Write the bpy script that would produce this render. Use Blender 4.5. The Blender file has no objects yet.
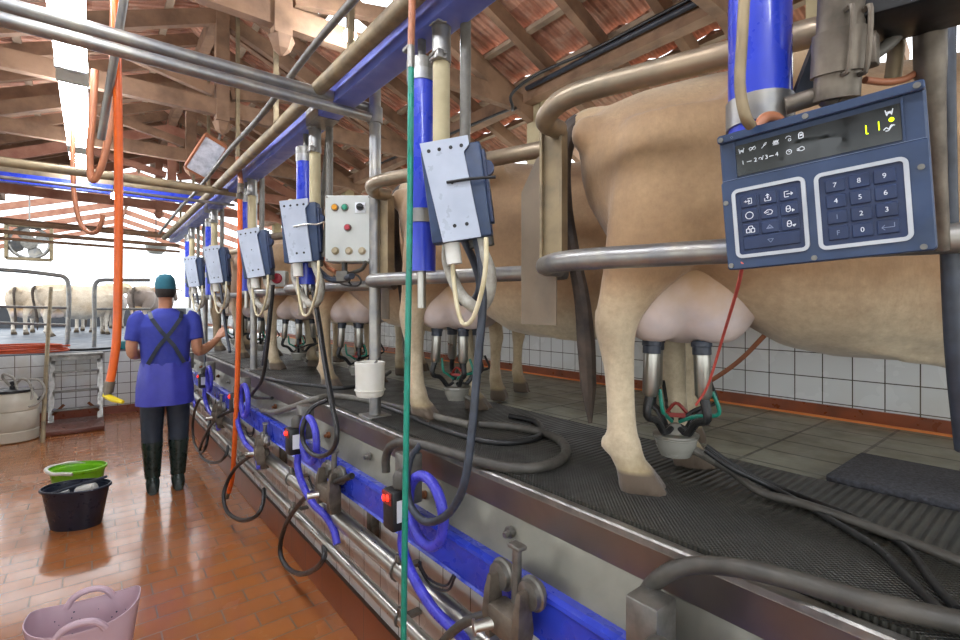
import bpy, bmesh, math, random
from mathutils import Vector, Matrix, Euler
random.seed(7)
PI = math.pi
SC = bpy.context.scene
COL = SC.collection

# ------------------------------------------------------------------ camera
F = 485.0
TH = math.atan2(388.0, 485.0)
ST, CT = math.sin(TH), math.cos(TH)
EYE = 1.5
cd = bpy.data.cameras.new('camera')
cd.sensor_width = 36.0
cd.lens = 36.0 * F / 960.0
cd.shift_y = -12.0 / 960.0
cd.clip_start = 0.02
cam = bpy.data.objects.new('camera', cd)
cam.location = (0, 0, EYE)
cam.rotation_euler = (PI / 2, 0, -TH)
COL.objects.link(cam)
SC.camera = cam

def _ray(px, py):
    u = (px - 480.0) / F
    return Vector((ST + u * CT, CT - u * ST, (308.0 - py) / F))
cvec = Vector((ST, CT, 0)); svec = Vector((CT, -ST, 0)); up = Vector((0, 0, 1))
def PD(px, py, d): return Vector((0, 0, EYE)) + _ray(px, py) * d
def PX(px, py, x):
    r = _ray(px, py); return Vector((0, 0, EYE)) + r * (x / r.x)
def PY(px, py, y):
    r = _ray(px, py); return Vector((0, 0, EYE)) + r * (y / r.y)
def PZ(px, py, z):
    r = _ray(px, py); return Vector((0, 0, EYE)) + r * ((z - EYE) / r.z)

# ------------------------------------------------------------------ materials
def lin(c):
    if isinstance(c, str):
        c = c.lstrip('#'); c = [int(c[i:i + 2], 16) / 255 for i in (0, 2, 4)]
    return tuple((x / 12.92 if x <= .04045 else ((x + .055) / 1.055) ** 2.4) for x in c) + (1,)
class NT:
    def __init__(self, name):
        self.m = bpy.data.materials.new(name); self.m.use_nodes = True
        self.t = self.m.node_tree; self.n = self.t.nodes; self.l = self.t.links
        self.b = self.n['Principled BSDF']
        self.tc = self.n.new('ShaderNodeTexCoord')
        self.co = self.tc.outputs['Object']
    def node(self, typ, **kw):
        n = self.n.new(typ)
        for k, v in kw.items():
            if k in n.inputs: self.put(n.inputs[k], v)
            else: setattr(n, k, v)
        return n
    def put(self, sock, v):
        if isinstance(v, bpy.types.NodeSocket): self.l.new(v, sock)
        else: sock.default_value = v
    def noise(self, scale, detail=3, co=None, rough=.55):
        n = self.node('ShaderNodeTexNoise'); n.inputs['Scale'].default_value = scale
        n.inputs['Detail'].default_value = detail; n.inputs['Roughness'].default_value = rough
        self.l.new(co or self.co, n.inputs['Vector']); return n.outputs[0]
    def mapr(self, v, a, b, c=0., d=1.):
        n = self.node('ShaderNodeMapRange'); self.l.new(v, n.inputs[0])
        for i, x in enumerate((a, b, c, d)): self.put(n.inputs[i + 1], x)
        return n.outputs[0]
    def math(self, op, a, b=0.):
        n = self.node('ShaderNodeMath', operation=op); self.put(n.inputs[0], a); self.put(n.inputs[1], b); return n.outputs[0]
    def mix(self, f, a, b):
        n = self.node('ShaderNodeMix', data_type='RGBA'); self.put(n.inputs[0], f)
        self.put(n.inputs[6], lin(a) if isinstance(a, str) else a); self.put(n.inputs[7], lin(b) if isinstance(b, str) else b)
        return n.outputs[2]
    def bump(self, h, strength=.3, dist=.01, prev=None):
        n = self.node('ShaderNodeBump'); n.inputs['Strength'].default_value = strength
        n.inputs['Distance'].default_value = dist; self.l.new(h, n.inputs['Height'])
        if prev is not None: self.l.new(prev, n.inputs['Normal'])
        self.l.new(n.outputs[0], self.b.inputs['Normal']); return n.outputs[0]
    def out(self, col=None, rough=None, metal=None):
        if col is not None: self.put(self.b.inputs['Base Color'], lin(col) if isinstance(col, str) else col)
        if rough is not None: self.put(self.b.inputs['Roughness'], rough)
        if metal is not None: self.put(self.b.inputs['Metallic'], metal)
        return self.m
    def sep(self, co=None):
        n = self.node('ShaderNodeSeparateXYZ'); self.l.new(co or self.co, n.inputs[0]); return n.outputs

def mat(name, c1, c2=None, rough=.5, metal=0., ns=8., lo=.4, hi=.7, bump=0., bs=60., rv=.12, coat=0.):
    t = NT(name)
    n = t.noise(ns, 4)
    col = t.mix(t.mapr(n, lo, hi), c1, c2) if c2 else c1
    r = t.mapr(t.noise(ns * 2.3, 3), .3, .7, max(0., rough - rv), min(1., rough + rv))
    if bump: t.bump(t.noise(bs, 3), bump, .004)
    if coat: t.b.inputs['Coat Weight'].default_value = coat
    return t.out(col, r, metal)
def emit(name, c, s):
    t = NT(name); t.b.inputs['Emission Color'].default_value = lin(c); t.b.inputs['Emission Strength'].default_value = s
    return t.out(c, .4, 0.)

M = {}
M['galv'] = mat('galvanised', '#8a8b8c', '#a9a59b', .40, .75, 14, bump=.08)
M['galv_dirty'] = mat('galvanised_dusty', '#9a8a6c', '#6e6352', .6, .45, 9, bump=.12)
M['rail'] = mat('rail_steel', '#ad9a80', '#7f7767', .42, .6, 7, bump=.1)
M['steel'] = mat('stainless', '#b4b2aa', '#a3a198', .30, .9, 10, rv=.03)
M['steel_dull'] = mat('stainless_dull', '#8e8c86', '#6b6a66', .4, .8, 18, bump=.15)
M['iron'] = mat('stained_iron', '#7d7468', '#4d473f', .55, .7, 16, bump=.2)
M['blue'] = mat('blue_paint', '#2b41c2', '#273bb4', .3, 0, 6, coat=.3)
M['blue_pale'] = mat('blue_dusty_paint', '#6674c4', '#4d5cb4', .4, 0, 7)
M['blue_hose'] = mat('blue_rubber', '#4646c4', '#3636a4', .35, 0, 30)
M['navy'] = mat('navy_plastic', '#2b3f60', '#243652', .42, 0, 20, bump=.05, bs=200)
M['navy_dark'] = mat('dark_navy_plastic', '#1c2e52', '#182746', .45, 0, 30)
M['white_plate'] = mat('white_coated_plate', '#b6c0cf', '#a9b3c3', .35, .1, 8)
M['rubber'] = mat('black_rubber', '#1c1d1e', '#2a2a2a', .38, 0, 30, bump=.1)
M['rubber_grey'] = mat('dusty_rubber', '#3d3b36', '#4e4b44', .5, 0, 20, bump=.1)
M['hose_grey'] = mat('grey_hose', '#6a675f', '#535049', .5, 0, 24)
M['hose_dark'] = mat('slate_hose', '#343b47', '#262a31', .45, 0, 24)
M['corrug'] = mat('pale_corrugated', '#a9a69a', '#7f7b70', .5, 0, 30)
M['cream'] = mat('cream_tube', '#d8cfae', '#c2b68c', .45, 0, 20)
M['orange'] = mat('orange_hose', '#e0641c', '#c8531a', .42, 0, 14)
M['copper'] = mat('faded_orange_hose', '#a86a48', '#8f5a40', .5, 0, 14)
M['green'] = mat('green_hose', '#1d8a74', '#17705f', .35, 0, 14)
M['red_cord'] = mat('red_cord', '#c5564c', '#b0483e', .5, 0, 14)
M['yellow'] = mat('yellow_plastic', '#e8d21c', '#d6bc18', .4)
M['white_pl'] = mat('white_plastic', '#dcdcd4', '#cfcdbf', .45, 0, 8)
M['grey_box'] = mat('grey_enclosure', '#c6cbc6', '#b8bdb8', .4, 0, 5)
M['wood'] = mat('old_timber', '#92735a', '#6f5643', .8, 0, 6, bump=.4, bs=40)
M['wood_grey'] = mat('grey_timber', '#a8937c', '#85725f', .8, 0, 6, bump=.4, bs=40)
M['wood_red'] = mat('red_timber', '#b0806a', '#94604e', .8, 0, 6, bump=.4, bs=40)
M['post_cream'] = mat('cream_post_paint', '#c0b48f', '#a89c7c', .7, 0, 8)
M['concrete'] = mat('concrete', '#8b8c8c', '#6f7274', .8, 0, 3, bump=.3, bs=30)
M['shield'] = mat('grey_shield_plate', '#8f806c', '#75695b', .55, .3, 6, bump=.1)
M['rust'] = mat('rust', '#7a4a2a', '#55331f', .8, .2, 40)
M['red_btn'] = mat('red_button', '#b33a48', '#a3303c', .35)
M['orange_btn'] = mat('amber_button', '#d99a2a', '#c98a22', .35)
M['green_btn'] = mat('green_button', '#2e9272', '#268064', .35)
M['beige_btn'] = mat('beige_button', '#b5a98c', '#a09476', .4)
M['black'] = mat('black_plastic', '#17181a', '#202124', .4)
M['tube_on'] = emit('fluorescent_tube', '#f2f6ff', 38.)
M['bulb_on'] = emit('bulb', '#f4f8ff', 500.)
M['led_red'] = emit('red_led', '#ff2a1a', 3.)
M['led_yellow'] = emit('yellow_digit', '#d8f000', 1.6)
M['legend'] = mat('legend_white', '#e4e9ee', '#dce2e8', .5)
M['legend_dim'] = mat('legend_worn', '#8390a8', '#6c7a94', .5)
M['led_bezel'] = mat('red_lens', '#8a2a22', '#7a241c', .3)

# ------------------------------------------------------------------ mesh builder
class MB:
    def __init__(self): self.v = []; self.f = []
    def add(self, vs, fs):
        k = len(self.v); self.v += [Vector(p) for p in vs]; self.f += [tuple(i + k for i in q) for q in fs]; return self
    def xf(self, mtx):
        self.v = [mtx @ p for p in self.v]; return self
    def box(self, c, s, rot=None, bev=0.):
        bm = bmesh.new(); bmesh.ops.create_cube(bm, size=1.)
        for p in bm.verts: p.co = Vector((p.co.x * s[0], p.co.y * s[1], p.co.z * s[2]))
        if bev: bmesh.ops.bevel(bm, geom=bm.edges[:], offset=bev, segments=2, profile=.5, affect='EDGES')
        m = Matrix.Translation(Vector(c)) @ (rot.to_4x4() if rot else Matrix())
        bm.verts.index_update()
        self.add([m @ p.co for p in bm.verts], [[q.index for q in f.verts] for f in bm.faces]); bm.free(); return self
    def bar(self, a, b, w, h, up=(0, 0, 1)):
        a = Vector(a); b = Vector(b); d = (b - a); L = d.length; d.normalize()
        up = Vector(up); x = d.cross(up)
        if x.length < 1e-4: x = d.cross(Vector((0, 1, 0)))
        x.normalize(); z = x.cross(d)
        r = Matrix((x, d, z)).transposed()
        return self.box((a + b) / 2, (w, L, h), r)
    def loft(self, rings, cap=True, closed=False):
        n = len(rings[0]); vs = [p for r in rings for p in r]; fs = []
        k = len(rings)
        for i in range(k if closed else k - 1):
            for j in range(n):
                a = i * n; b = ((i + 1) % k) * n; j2 = (j + 1) % n
                fs.append((a + j, a + j2, b + j2, b + j))
        if cap and not closed:
            fs.append(tuple(range(n))[::-1]); fs.append(tuple((k - 1) * n + j for j in range(n)))
        return self.add(vs, fs)
    def tube(self, pts, r, n=10, smooth=6, closed=False, cap=True, ry=None):
        pts = [Vector(p) for p in pts]
        rad = r if isinstance(r, (list, tuple)) else [r] * len(pts)
        if smooth > 1 and len(pts) > 2:
            P = []; R = []
            m = len(pts); rng = range(m if closed else m - 1)
            for i in rng:
                p0 = pts[(i - 1) % m] if (closed or i > 0) else pts[0] * 2 - pts[1]
                p1 = pts[i]; p2 = pts[(i + 1) % m]
                p3 = pts[(i + 2) % m] if (closed or i + 2 < m) else p2 * 2 - p1
                for s in range(smooth):
                    t = s / smooth
                    P.append(.5 * ((2 * p1) + (p2 - p0) * t + (2 * p0 - 5 * p1 + 4 * p2 - p3) * t * t + (3 * p1 - p0 - 3 * p2 + p3) * t ** 3))
                    R.append(rad[i] * (1 - t) + rad[(i + 1) % m] * t)
            if not closed: P.append(pts[-1]); R.append(rad[-1])
            pts, rad = P, R
        m = len(pts); rings = []; u = None
        for i in range(m):
            a = pts[(i - 1) % m] if (closed or i > 0) else pts[0]
            b = pts[(i + 1) % m] if (closed or i < m - 1) else pts[-1]
            d = (b - a)
            d = d.normalized() if d.length > 1e-9 else Vector((0, 0, 1))
            if u is None:
                u = d.cross(Vector((0, 0, 1)))
                if u.length < 1e-3: u = d.cross(Vector((0, 1, 0)))
                u.normalize()
            else:
                u = u - d * u.dot(d)
                if u.length < 1e-6: u = d.orthogonal()
                u.normalize()
            w = d.cross(u)
            rings.append([pts[i] + (u * math.cos(2 * PI * j / n) + w * math.sin(2 * PI * j / n)) * rad[i] for j in range(n)])
        return self.loft(rings, cap, closed)
    def cyl(self, a, b, r, n=16, r2=None):
        return self.tube([a, b], [r, r if r2 is None else r2], n, 1)
    def lathe(self, prof, c=(0, 0, 0), n=24, sx=1., sy=1., cap=True):
        c = Vector(c)
        rings = [[c + Vector((r * sx * math.cos(2 * PI * j / n), r * sy * math.sin(2 * PI * j / n), z)) for j in range(n)] for r, z in prof]
        return self.loft(rings, cap)
    def prism(self, poly, o, ax, ay, az, d):
        o, ax, ay, az = map(Vector, (o, ax, ay, az)); n = len(poly)
        r0 = [o + ax * p[0] + ay * p[1] for p in poly]; r1 = [p + az * d for p in r0]
        return self.loft([r0, r1])
    def mesh(self, name, off=None, smooth=35):
        me = bpy.data.meshes.new(name)
        vs = [p - off for p in self.v] if off is not None else self.v
        me.from_pydata([tuple(p) for p in vs], [], self.f)
        bm = bmesh.new(); bm.from_mesh(me); bmesh.ops.recalc_face_normals(bm, faces=bm.faces[:]); bm.to_mesh(me); bm.free()
        if smooth:
            for p in me.polygons: p.use_smooth = True
            me.set_sharp_from_angle(angle=math.radians(smooth))
        me.update(); return me

ROOT_OFF = {}
def tag(o, label=None, cat=None, group=None, kind=None):
    if label: o['label'] = label
    if cat: o['category'] = cat
    if group: o['group'] = group
    if kind: o['kind'] = kind
    return o
def thing(name, label, cat, loc=(0, 0, 0), group=None, rot=None):
    """An Empty at the thing's base."""
    o = bpy.data.objects.new(name, None); o.empty_display_size = .05
    COL.objects.link(o); o.location = loc
    if rot is not None: o.rotation_euler = rot
    ROOT_OFF[o.name] = Vector(loc)
    return tag(o, label, cat, group)
def part(name, mb, m, parent, label=None, local=False, smooth=35, kind=None):
    """A mesh under its thing; mb is in world coordinates unless local."""
    top = parent
    while top.parent: top = top.parent
    off = None if local else ROOT_OFF.get(top.name, Vector((0, 0, 0)))
    me = mb.mesh(name, off, smooth); me.materials.append(m)
    o = bpy.data.objects.new(name, me); COL.objects.link(o); o.parent = parent
    if label: o['label'] = label
    if kind: o['kind'] = kind
    return o
def single(name, mb, m, label, cat, group=None, kind=None, smooth=35):
    """A thing that is one mesh; its origin sits at the middle of its base."""
    lo = [min(p[i] for p in mb.v) for i in range(3)]; hi = [max(p[i] for p in mb.v) for i in range(3)]
    off = Vector(((lo[0] + hi[0]) / 2, (lo[1] + hi[1]) / 2, lo[2]))
    me = mb.mesh(name, off, smooth); me.materials.append(m)
    o = bpy.data.objects.new(name, me); COL.objects.link(o); o.location = off
    ROOT_OFF[o.name] = off
    return tag(o, label, cat, group, kind)
def struct(name, mb, m, smooth=0):
    me = mb.mesh(name, None, smooth); me.materials.append(m)
    o = bpy.data.objects.new(name, me); COL.objects.link(o); o['kind'] = 'structure'
    return o
def copy_tree(o, parent=None, mats=None):
    c = o.copy(); COL.objects.link(c)
    if parent is not None: c.parent = parent; c.matrix_parent_inverse = o.matrix_parent_inverse.copy()
    if c.parent is None and o.name in ROOT_OFF: ROOT_OFF[c.name] = ROOT_OFF[o.name]
    for ch in KIDS.get(o.name, []) or [x for x in COL.objects if x.parent == o]:
        copy_tree(ch, c)
    return c
KIDS = {}
def text_mb(s, size, depth=.0006):
    cu = bpy.data.curves.new('legend', 'FONT'); cu.body = s; cu.size = size; cu.extrude = depth
    cu.align_x = 'CENTER'; cu.align_y = 'CENTER'
    ob = bpy.data.objects.new('legend', cu); COL.objects.link(ob)
    dg = bpy.context.evaluated_depsgraph_get(); dg.update()
    me = bpy.data.meshes.new_from_object(ob.evaluated_get(dg))
    mb = MB(); mb.add([v.co.copy() for v in me.vertices], [list(p.vertices) for p in me.polygons])
    bpy.data.objects.remove(ob); bpy.data.curves.remove(cu); bpy.data.meshes.remove(me)
    return mb
def H(px): return px
# ------------------------------------------------------------------ setting
XK = 0.93           # kerb edge
XW = 0.956          # pit wall face
XO = 2.61           # tiled outer wall
ZP = 1.0            # platform height
YE = 8.65           # pit end wall
ZE = 0.89

def brick_nodes(t, u, v, w, h, mortar, offset, c1, c2, cm, bias=0.):
    cmb = t.node('ShaderNodeCombineXYZ'); t.put(cmb.inputs[0], u); t.put(cmb.inputs[1], v)
    b = t.node('ShaderNodeTexBrick', offset=offset, offset_frequency=2, squash=1.)
    t.l.new(cmb.outputs[0], b.inputs['Vector'])
    for k, x in (('Color1', lin(c1)), ('Color2', lin(c2)), ('Mortar', lin(cm))): b.inputs[k].default_value = x
    for k, x in (('Scale', 1.), ('Mortar Size', mortar), ('Mortar Smooth', .15), ('Bias', bias), ('Brick Width', w), ('Row Height', h)): b.inputs[k].default_value = x
    return b.outputs[0], b.outputs[1]

def m_pit_floor():
    t = NT('wet_clay_floor_tiles'); s = t.sep()
    col, fac = brick_nodes(t, s[0], t.math('ADD', s[1], .07), .25, .125, .004, .5, '#a2612f', '#ae6c37', '#7a6650')
    n = t.noise(2.2, 5)
    col = t.mix(t.mapr(n, .45, .75, 0, .55), col, '#8d5733')
    col = t.mix(t.mapr(t.noise(14, 3), .62, .72, 0, .35), col, '#b98a62')
    rough = t.mapr(t.noise(1.6, 4), .35, .7, .10, .36)
    rough = t.math('ADD', rough, t.math('MULTIPLY', fac, .15))
    hh = t.math('ADD', t.math('MULTIPLY', fac, -1.), t.math('MULTIPLY', t.noise(9, 3), .35))
    t.bump(hh, .45, .004)
    t.b.inputs['Coat Weight'].default_value = .5; t.b.inputs['Coat Roughness'].default_value = .09
    return t.out(col, rough, 0.)
def m_white_tile(name, axis, w, h, cm='#4a443c', c1='#d9dcdc', c2='#d2d6d6', offu=0., offv=0., grime=.35, mortar=.0024):
    t = NT(name); s = t.sep()
    u = t.math('ADD', s[axis], offu); v = t.math('ADD', s[2], offv)
    col, fac = brick_nodes(t, u, v, w, h, mortar, 0., c1, c2, cm)
    col = t.mix(t.mapr(t.noise(2.5, 5), .5, .75, 0, grime), col, '#b9a98d')
    t.bump(t.math('MULTIPLY', fac, -1.), .4, .003)
    return t.out(col, t.mapr(t.noise(6), .3, .7, .14, .34), 0.)
def m_skirt():
    t = NT('brown_skirting_tile'); s = t.sep()
    col, fac = brick_nodes(t, s[1], t.math('ADD', s[2], .06), .25, .25, .003, 0., '#8a4a2a', '#7c4225', '#4a3325')
    col = t.mix(t.mapr(t.noise(5, 4), .45, .75, 0, .6), col, '#64402a')
    return t.out(col, .3, 0.)
def m_platform():
    t = NT('worn_green_paving'); s = t.sep()
    col, fac = brick_nodes(t, s[1], s[0], .24, .17, .006, .0, '#9a9b88', '#8c8d7c', '#4f4e44')
    col = t.mix(t.mapr(t.noise(7, 5), .4, .7, 0, .7), col, '#6e7062')
    col = t.mix(t.mapr(t.noise(22, 3), .6, .75, 0, .5), col, '#aaa68c')
    t.bump(t.math('ADD', t.math('MULTIPLY', fac, -1.), t.noise(30, 3)), .4, .004)
    return t.out(col, t.mapr(t.noise(9), .3, .7, .3, .6), 0.)
def m_clay():
    t = NT('clay_roof_tiles'); s = t.sep()
    cy = t.math('FLOOR', t.math('MULTIPLY', s[1], 1 / .22)); cx = t.math('FLOOR', t.math('MULTIPLY', s[0], 1 / .31))
    c = t.node('ShaderNodeCombineXYZ'); t.put(c.inputs[0], cy); t.put(c.inputs[1], cx)
    w = t.node('ShaderNodeTexWhiteNoise', noise_dimensions='2D'); t.l.new(c.outputs[0], w.inputs[0])
    col = t.mix(w.outputs[0], '#d8a286', '#b87d63')
    col = t.mix(t.mapr(t.noise(5, 5), .5, .75, 0, .6), col, '#6a4a3c')
    col = t.mix(t.mapr(t.noise(9, 4), .5, .7, 0, .6), col, '#cdb29b')
    rib = t.math('SINE', t.math('MULTIPLY', s[1], 2 * PI / .055))
    t.bump(t.math('ADD', rib, t.math('MULTIPLY', t.noise(25, 3), 1.2)), .9, .012)
    return t.out(col, .75, 0.)
M['clay'] = m_clay()

# pit floor, walls, platform
struct('floor', MB().box((-.1, 2.85, -.03), (2.14, 11.7, .06)), m_pit_floor())
struct('wall_right', MB().box((XW + .03, 2.85, .42), (.06, 11.7, .84)), m_white_tile('white_pit_tiles', 1, .157, .157, offu=.011, offv=.03, grime=.2))
struct('baseboard_right', MB().box((XW - .006, 2.85, .095), (.02, 11.7, .19), bev=.004), m_skirt())
struct('floor_platform', MB().box(((1.012 + 2.9) / 2, 2.85, .49), (2.9 - 1.012, 11.7, 1.02)), m_platform())
struct('wall_outer', MB().box((XO + .07, 8.5, 1.475), (.14, 23., .95)), m_white_tile('white_outer_tiles', 1, .112, .112, offu=.03, offv=-.062, grime=.25))
struct('baseboard_outer', MB().box((XO - .004, 8.5, ZP + .03), (.02, 23., .062)), mat('brown_band', '#8a4522', '#6f3a20', .35, 0, 8))
struct('trim_outer', MB().box((XO - .016, 8.5, ZP + .006), (.012, 23., .01)), mat('orange_edge_strip', '#e08a4a', '#d07a3c', .5, 0, 10))
struct('wall_end', MB().box((-.1, YE + .06, .44), (2.2, .12, .88)), m_white_tile('white_end_tiles', 0, .152, .152, offu=.02, offv=.03, grime=.5, mortar=.0042))
struct('baseboard_end', MB().box((-.1, YE - .004, .055), (2.1, .02, .11)), mat('brown_end_skirting', '#8a4a33', '#7a3f2c', .35, 0, 8))
struct('floor_end', MB().box((-.2, 15.6, .44), (6.2, 13.8, .9)), mat('wet_concrete', '#5f6874', '#474d57', .45, 0, 2.5, bump=.2, bs=25))
struct('wall_left', MB().box((-1.2, 2.85, .5), (.06, 11.7, 1.0)), m_white_tile('white_left_tiles', 1, .157, .157))
struct('floor_left', MB().box((-2.2, 2.85, .49), (1.94, 11.7, 1.02)), M['concrete'])
struct('ground', MB().box((0, 10, -.35), (90, 90, .5)), mat('yard_gravel', '#c9c5bc', '#b8b3a8', .9, 0, .6))
struct('wall_back', MB().box((0, 20.4, 1.15), (7., .12, .7)), mat('dark_low_wall', '#3a3d42', '#4a4d52', .7, 0, 2))

# stainless splash panel under the kerb (profile swept along the parlour)
y0, y1 = -2.9, YE
prof_strip = [(XK, 1.0), (XK - .004, .99), (XK + .012, .905), (XK + .016, .905), (XK + .02, .99)]
kerb = struct('trim_kerb', MB().loft([[Vector((x, y, z)) for x, z in [(XK + .016, .905), (XK - .022, .79), (XK - .02, .785), (XK + .05, .785), (XK + .05, .905)]] for y in (y0, y1)]),
              mat('splash_plate_steel', '#8a887c', '#74736a', .4, .6, 5, bump=.06), 0)
e = MB(); e.loft([[Vector((x, y, z)) for x, z in prof_strip] for y in (y0, y1)])
part('upper_strip', e, mat('strip_steel', '#8a8076', '#7a7067', .32, .75, 4, rv=.04), kerb, local=True, smooth=0)
e = MB(); e.loft([[Vector((x, y, z)) for x, z in [(XK - .006, .992), (XK - .006, 1.006), (XK - .002, 1.010), (XK + .012, 1.012), (XK + .022, 1.008), (XK + .085, .996), (XK + .085, .992)]] for y in (y0, y1)])
part('lip', e, M['steel_dull'], kerb, local=True, smooth=0)
for i in range(18):
    y = .12 + i * .45
    z = .845 + (.02 if i % 3 else -.01)
    e = MB(); e.cyl((XK - .004, y, z), (XK - .026, y, z - .004), .009, 8)
    e.cyl((XK + .0, y, z), (XK - .012, y, z - .001), .016, 12)
    part('bolt', e, M['rust'] if i % 2 else M['steel_dull'], kerb, local=True)

# ------------------------------------------------------------------ roof
RX, RZ, RM = .78, 3.94, .42
def rz(x): return RZ - RM * abs(x - RX)
YA, YB = -3., 9.6
def tile_slope(sign, xmax, name):
    mb = MB(); L = math.hypot(1, RM); pitch = .33 / L
    n = int(abs(xmax - RX) / pitch); step = .055
    ny = int((YB - YA) / step)
    for r in range(n):
        xa = RX + sign * (r * pitch - .01); xb = RX + sign * ((r + 1) * pitch + .03)
        runs = [(0, ny)]
        if sign > 0 and r in (1, 2):
            a, b = int((2.6 - YA) / step), int((3.9 - YA) / step); runs = [(0, a), (b, ny)]
        for (a, b) in runs:
            base = len(mb.v); vs = []; fs = []
            for j in range(a, b + 1):
                y = YA + j * step
                c = .014 * abs(math.sin(j * PI / 4 + r * .7)) + (.012 if j % 4 == 0 else 0)
                jit = .004 * math.sin(j // 4 * 12.9 + r * 7.3)
                vs.append(Vector((xa, y, rz(xa) + .085 + c))); vs.append(Vector((xb, y, rz(xb) + .125 + c + jit)))
            for j in range(b - a):
                q = 2 * j; fs.append((q, q + 2, q + 3, q + 1))
            mb.add(vs, fs)
    return struct(name, mb, M['clay'], 40)
tile_slope(1, 3.45, 'ceiling_right')
tile_slope(-1, -3.3, 'ceiling_left')
struct('ceiling_ridge', MB().tube([(RX, YA, RZ + .1), (RX, YB, RZ + .1)], .11, 10, 1), M['clay'], 40)
b = MB(); pitch = .33 / math.hypot(1, RM)
for sign, xm in ((1, 3.45), (-1, -3.3)):
    for r in range(1, int(abs(xm - RX) / pitch) + 1):
        x = RX + sign * r * pitch
        b.bar((x, YA, rz(x) + .066), (x, YB, rz(x) + .066), .05, .028)
struct('ceiling_battens', b, M['wood_grey'])
rf = MB()
y = YA + .1
while y < YB:
    rf.bar((RX, y, rz(RX) - .0), (3.42, y, rz(3.42)), .055, .1)
    rf.bar((RX, y, rz(RX) - .0), (-3.25, y, rz(-3.25)), .055, .1)
    y += .44
struct('ceiling_rafters', rf, M['wood'])
for i, (x, w) in enumerate(((2.55, .09), (1.66, .06), (RX, .08), (-.1, .06), (-1.0, .08), (-2.2, .08))):
    struct('ceiling_purlin', MB().bar((x, YA, rz(x) - .11), (x, YB, rz(x) - .11), w, .12), M['wood'])
for i in range(8):
    y = -1.85 + 1.5 * i
    k = MB(); zt = 3.03
    k.bar((-1.1, y, zt), (2.7, y, zt), .06, .12)
    k.bar((RX, y, zt - .10), (RX, y, RZ - .1), .09, .085, up=(0, 1, 0))
    k.lathe([(.07, -.05), (.045, -.11), (.01, -.14)], (RX, y, zt - .06), 6)
    for s in (1, -1):
        xe = RX + s * 1.85
        k.bar((RX, y, RZ - .2), (xe, y, rz(xe) - .2), .056, .11)
        k.bar((RX + s * .06, y, zt + .12), (RX + s * .85, y, rz(RX + .85) - .26), .05, .075)
    struct('ceiling_truss', k, M['wood'] if i < 6 else M['wood_red'])
for y in (-1.1, .75, 2.62, 4.4, 6.2, 8., 9.4):
    struct('post_right', MB().box((XO + .07, y, 2.5), (.13, .15, 1.3), bev=.008), M['post_cream'])
    struct('post_left', MB().box((-3.0, y, 1.3), (.13, .15, 2.4), bev=.008), M['post_cream'])

# taller open frame over the far holding yard
for i in range(7):
    y = 11. + 1.7 * i; k = MB()
    for sx in (1, -1):
        k.bar((RX, y, 4.35), (RX + sx * 5.2, y, 2.75), .08, .14)
        k.bar((RX + sx * 5., y, .0), (RX + sx * 5., y, 2.85), .14, .14)
    struct('frame_far', k, M['wood_red'])
for x in (-4., -2.4, RX, 2.3, 4.2):
    z = 4.35 - abs(x - RX) * .31 + .12
    struct('purlin_far', MB().bar((x, 10.4, z), (x, 22., z), .06, .08), M['wood_grey'])
# ------------------------------------------------------------------ light
w = bpy.data.worlds.new('overcast_sky'); SC.world = w; w.use_nodes = True
bg = w.node_tree.nodes['Background']; bg.inputs[0].default_value = (.93, .97, 1., 1); bg.inputs[1].default_value = 3.0
FIX_LABEL = ['fluorescent lamp over the pit farthest along the row', 'fluorescent lamp over the pit in the middle of the lit row',
             'fluorescent lamp over the pit nearest, cut by the top edge behind the two crossing pipes']
def fixture(y, label):
    t = thing('fluorescent_lamp', label, 'lamp', (-.09, y + .75, 2.86), 'fluorescent lamps over the pit')
    e = MB(); e.prism([(-.03, .03), (.03, .03), (.02, .07), (-.02, .07)], (-.09, y, 2.86), (1, 0, 0), (0, 0, 1), (0, 1, 0), 1.5)
    part('housing', e, M['white_pl'], t, smooth=0)
    for s in (-1, 1):
        e = MB(); e.box((-.09, y + .75 + s * .735, 2.865), (.15, .03, .07), bev=.006); part('end_holder', e, M['grey_box'], t, smooth=0)
    for s in (-1, 1):
        e = MB(); e.cyl((-.09 + s * .042, y + .03, 2.86), (-.09 + s * .042, y + 1.47, 2.86), .026, 10)
        part('tube', e, M['tube_on'], t)
    for yy in (y + .2, y + 1.3):
        e = MB(); e.cyl((-.09, yy, 2.95), (-.09, yy, 3.62), .006, 6)
        part('hanger', e, M['galv'], t)
    return t
for y, l in ((5.41, FIX_LABEL[0]), (3.74, FIX_LABEL[1]), (2.07, FIX_LABEL[2])): fixture(y, l)
for y in (.4, -1.27): fixture(y, 'fluorescent lamp over the pit above and behind the camera position')
SC.view_settings.view_transform = 'Standard'
SC.view_settings.look = 'None'
SC.view_settings.exposure = 0.0
SC.view_settings.gamma = 1.0
SC.cycles.use_denoising = True
SC.cycles.max_bounces = 8
SC.cycles.diffuse_bounces = 4
SC.cycles.sample_clamp_indirect = 6.
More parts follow.
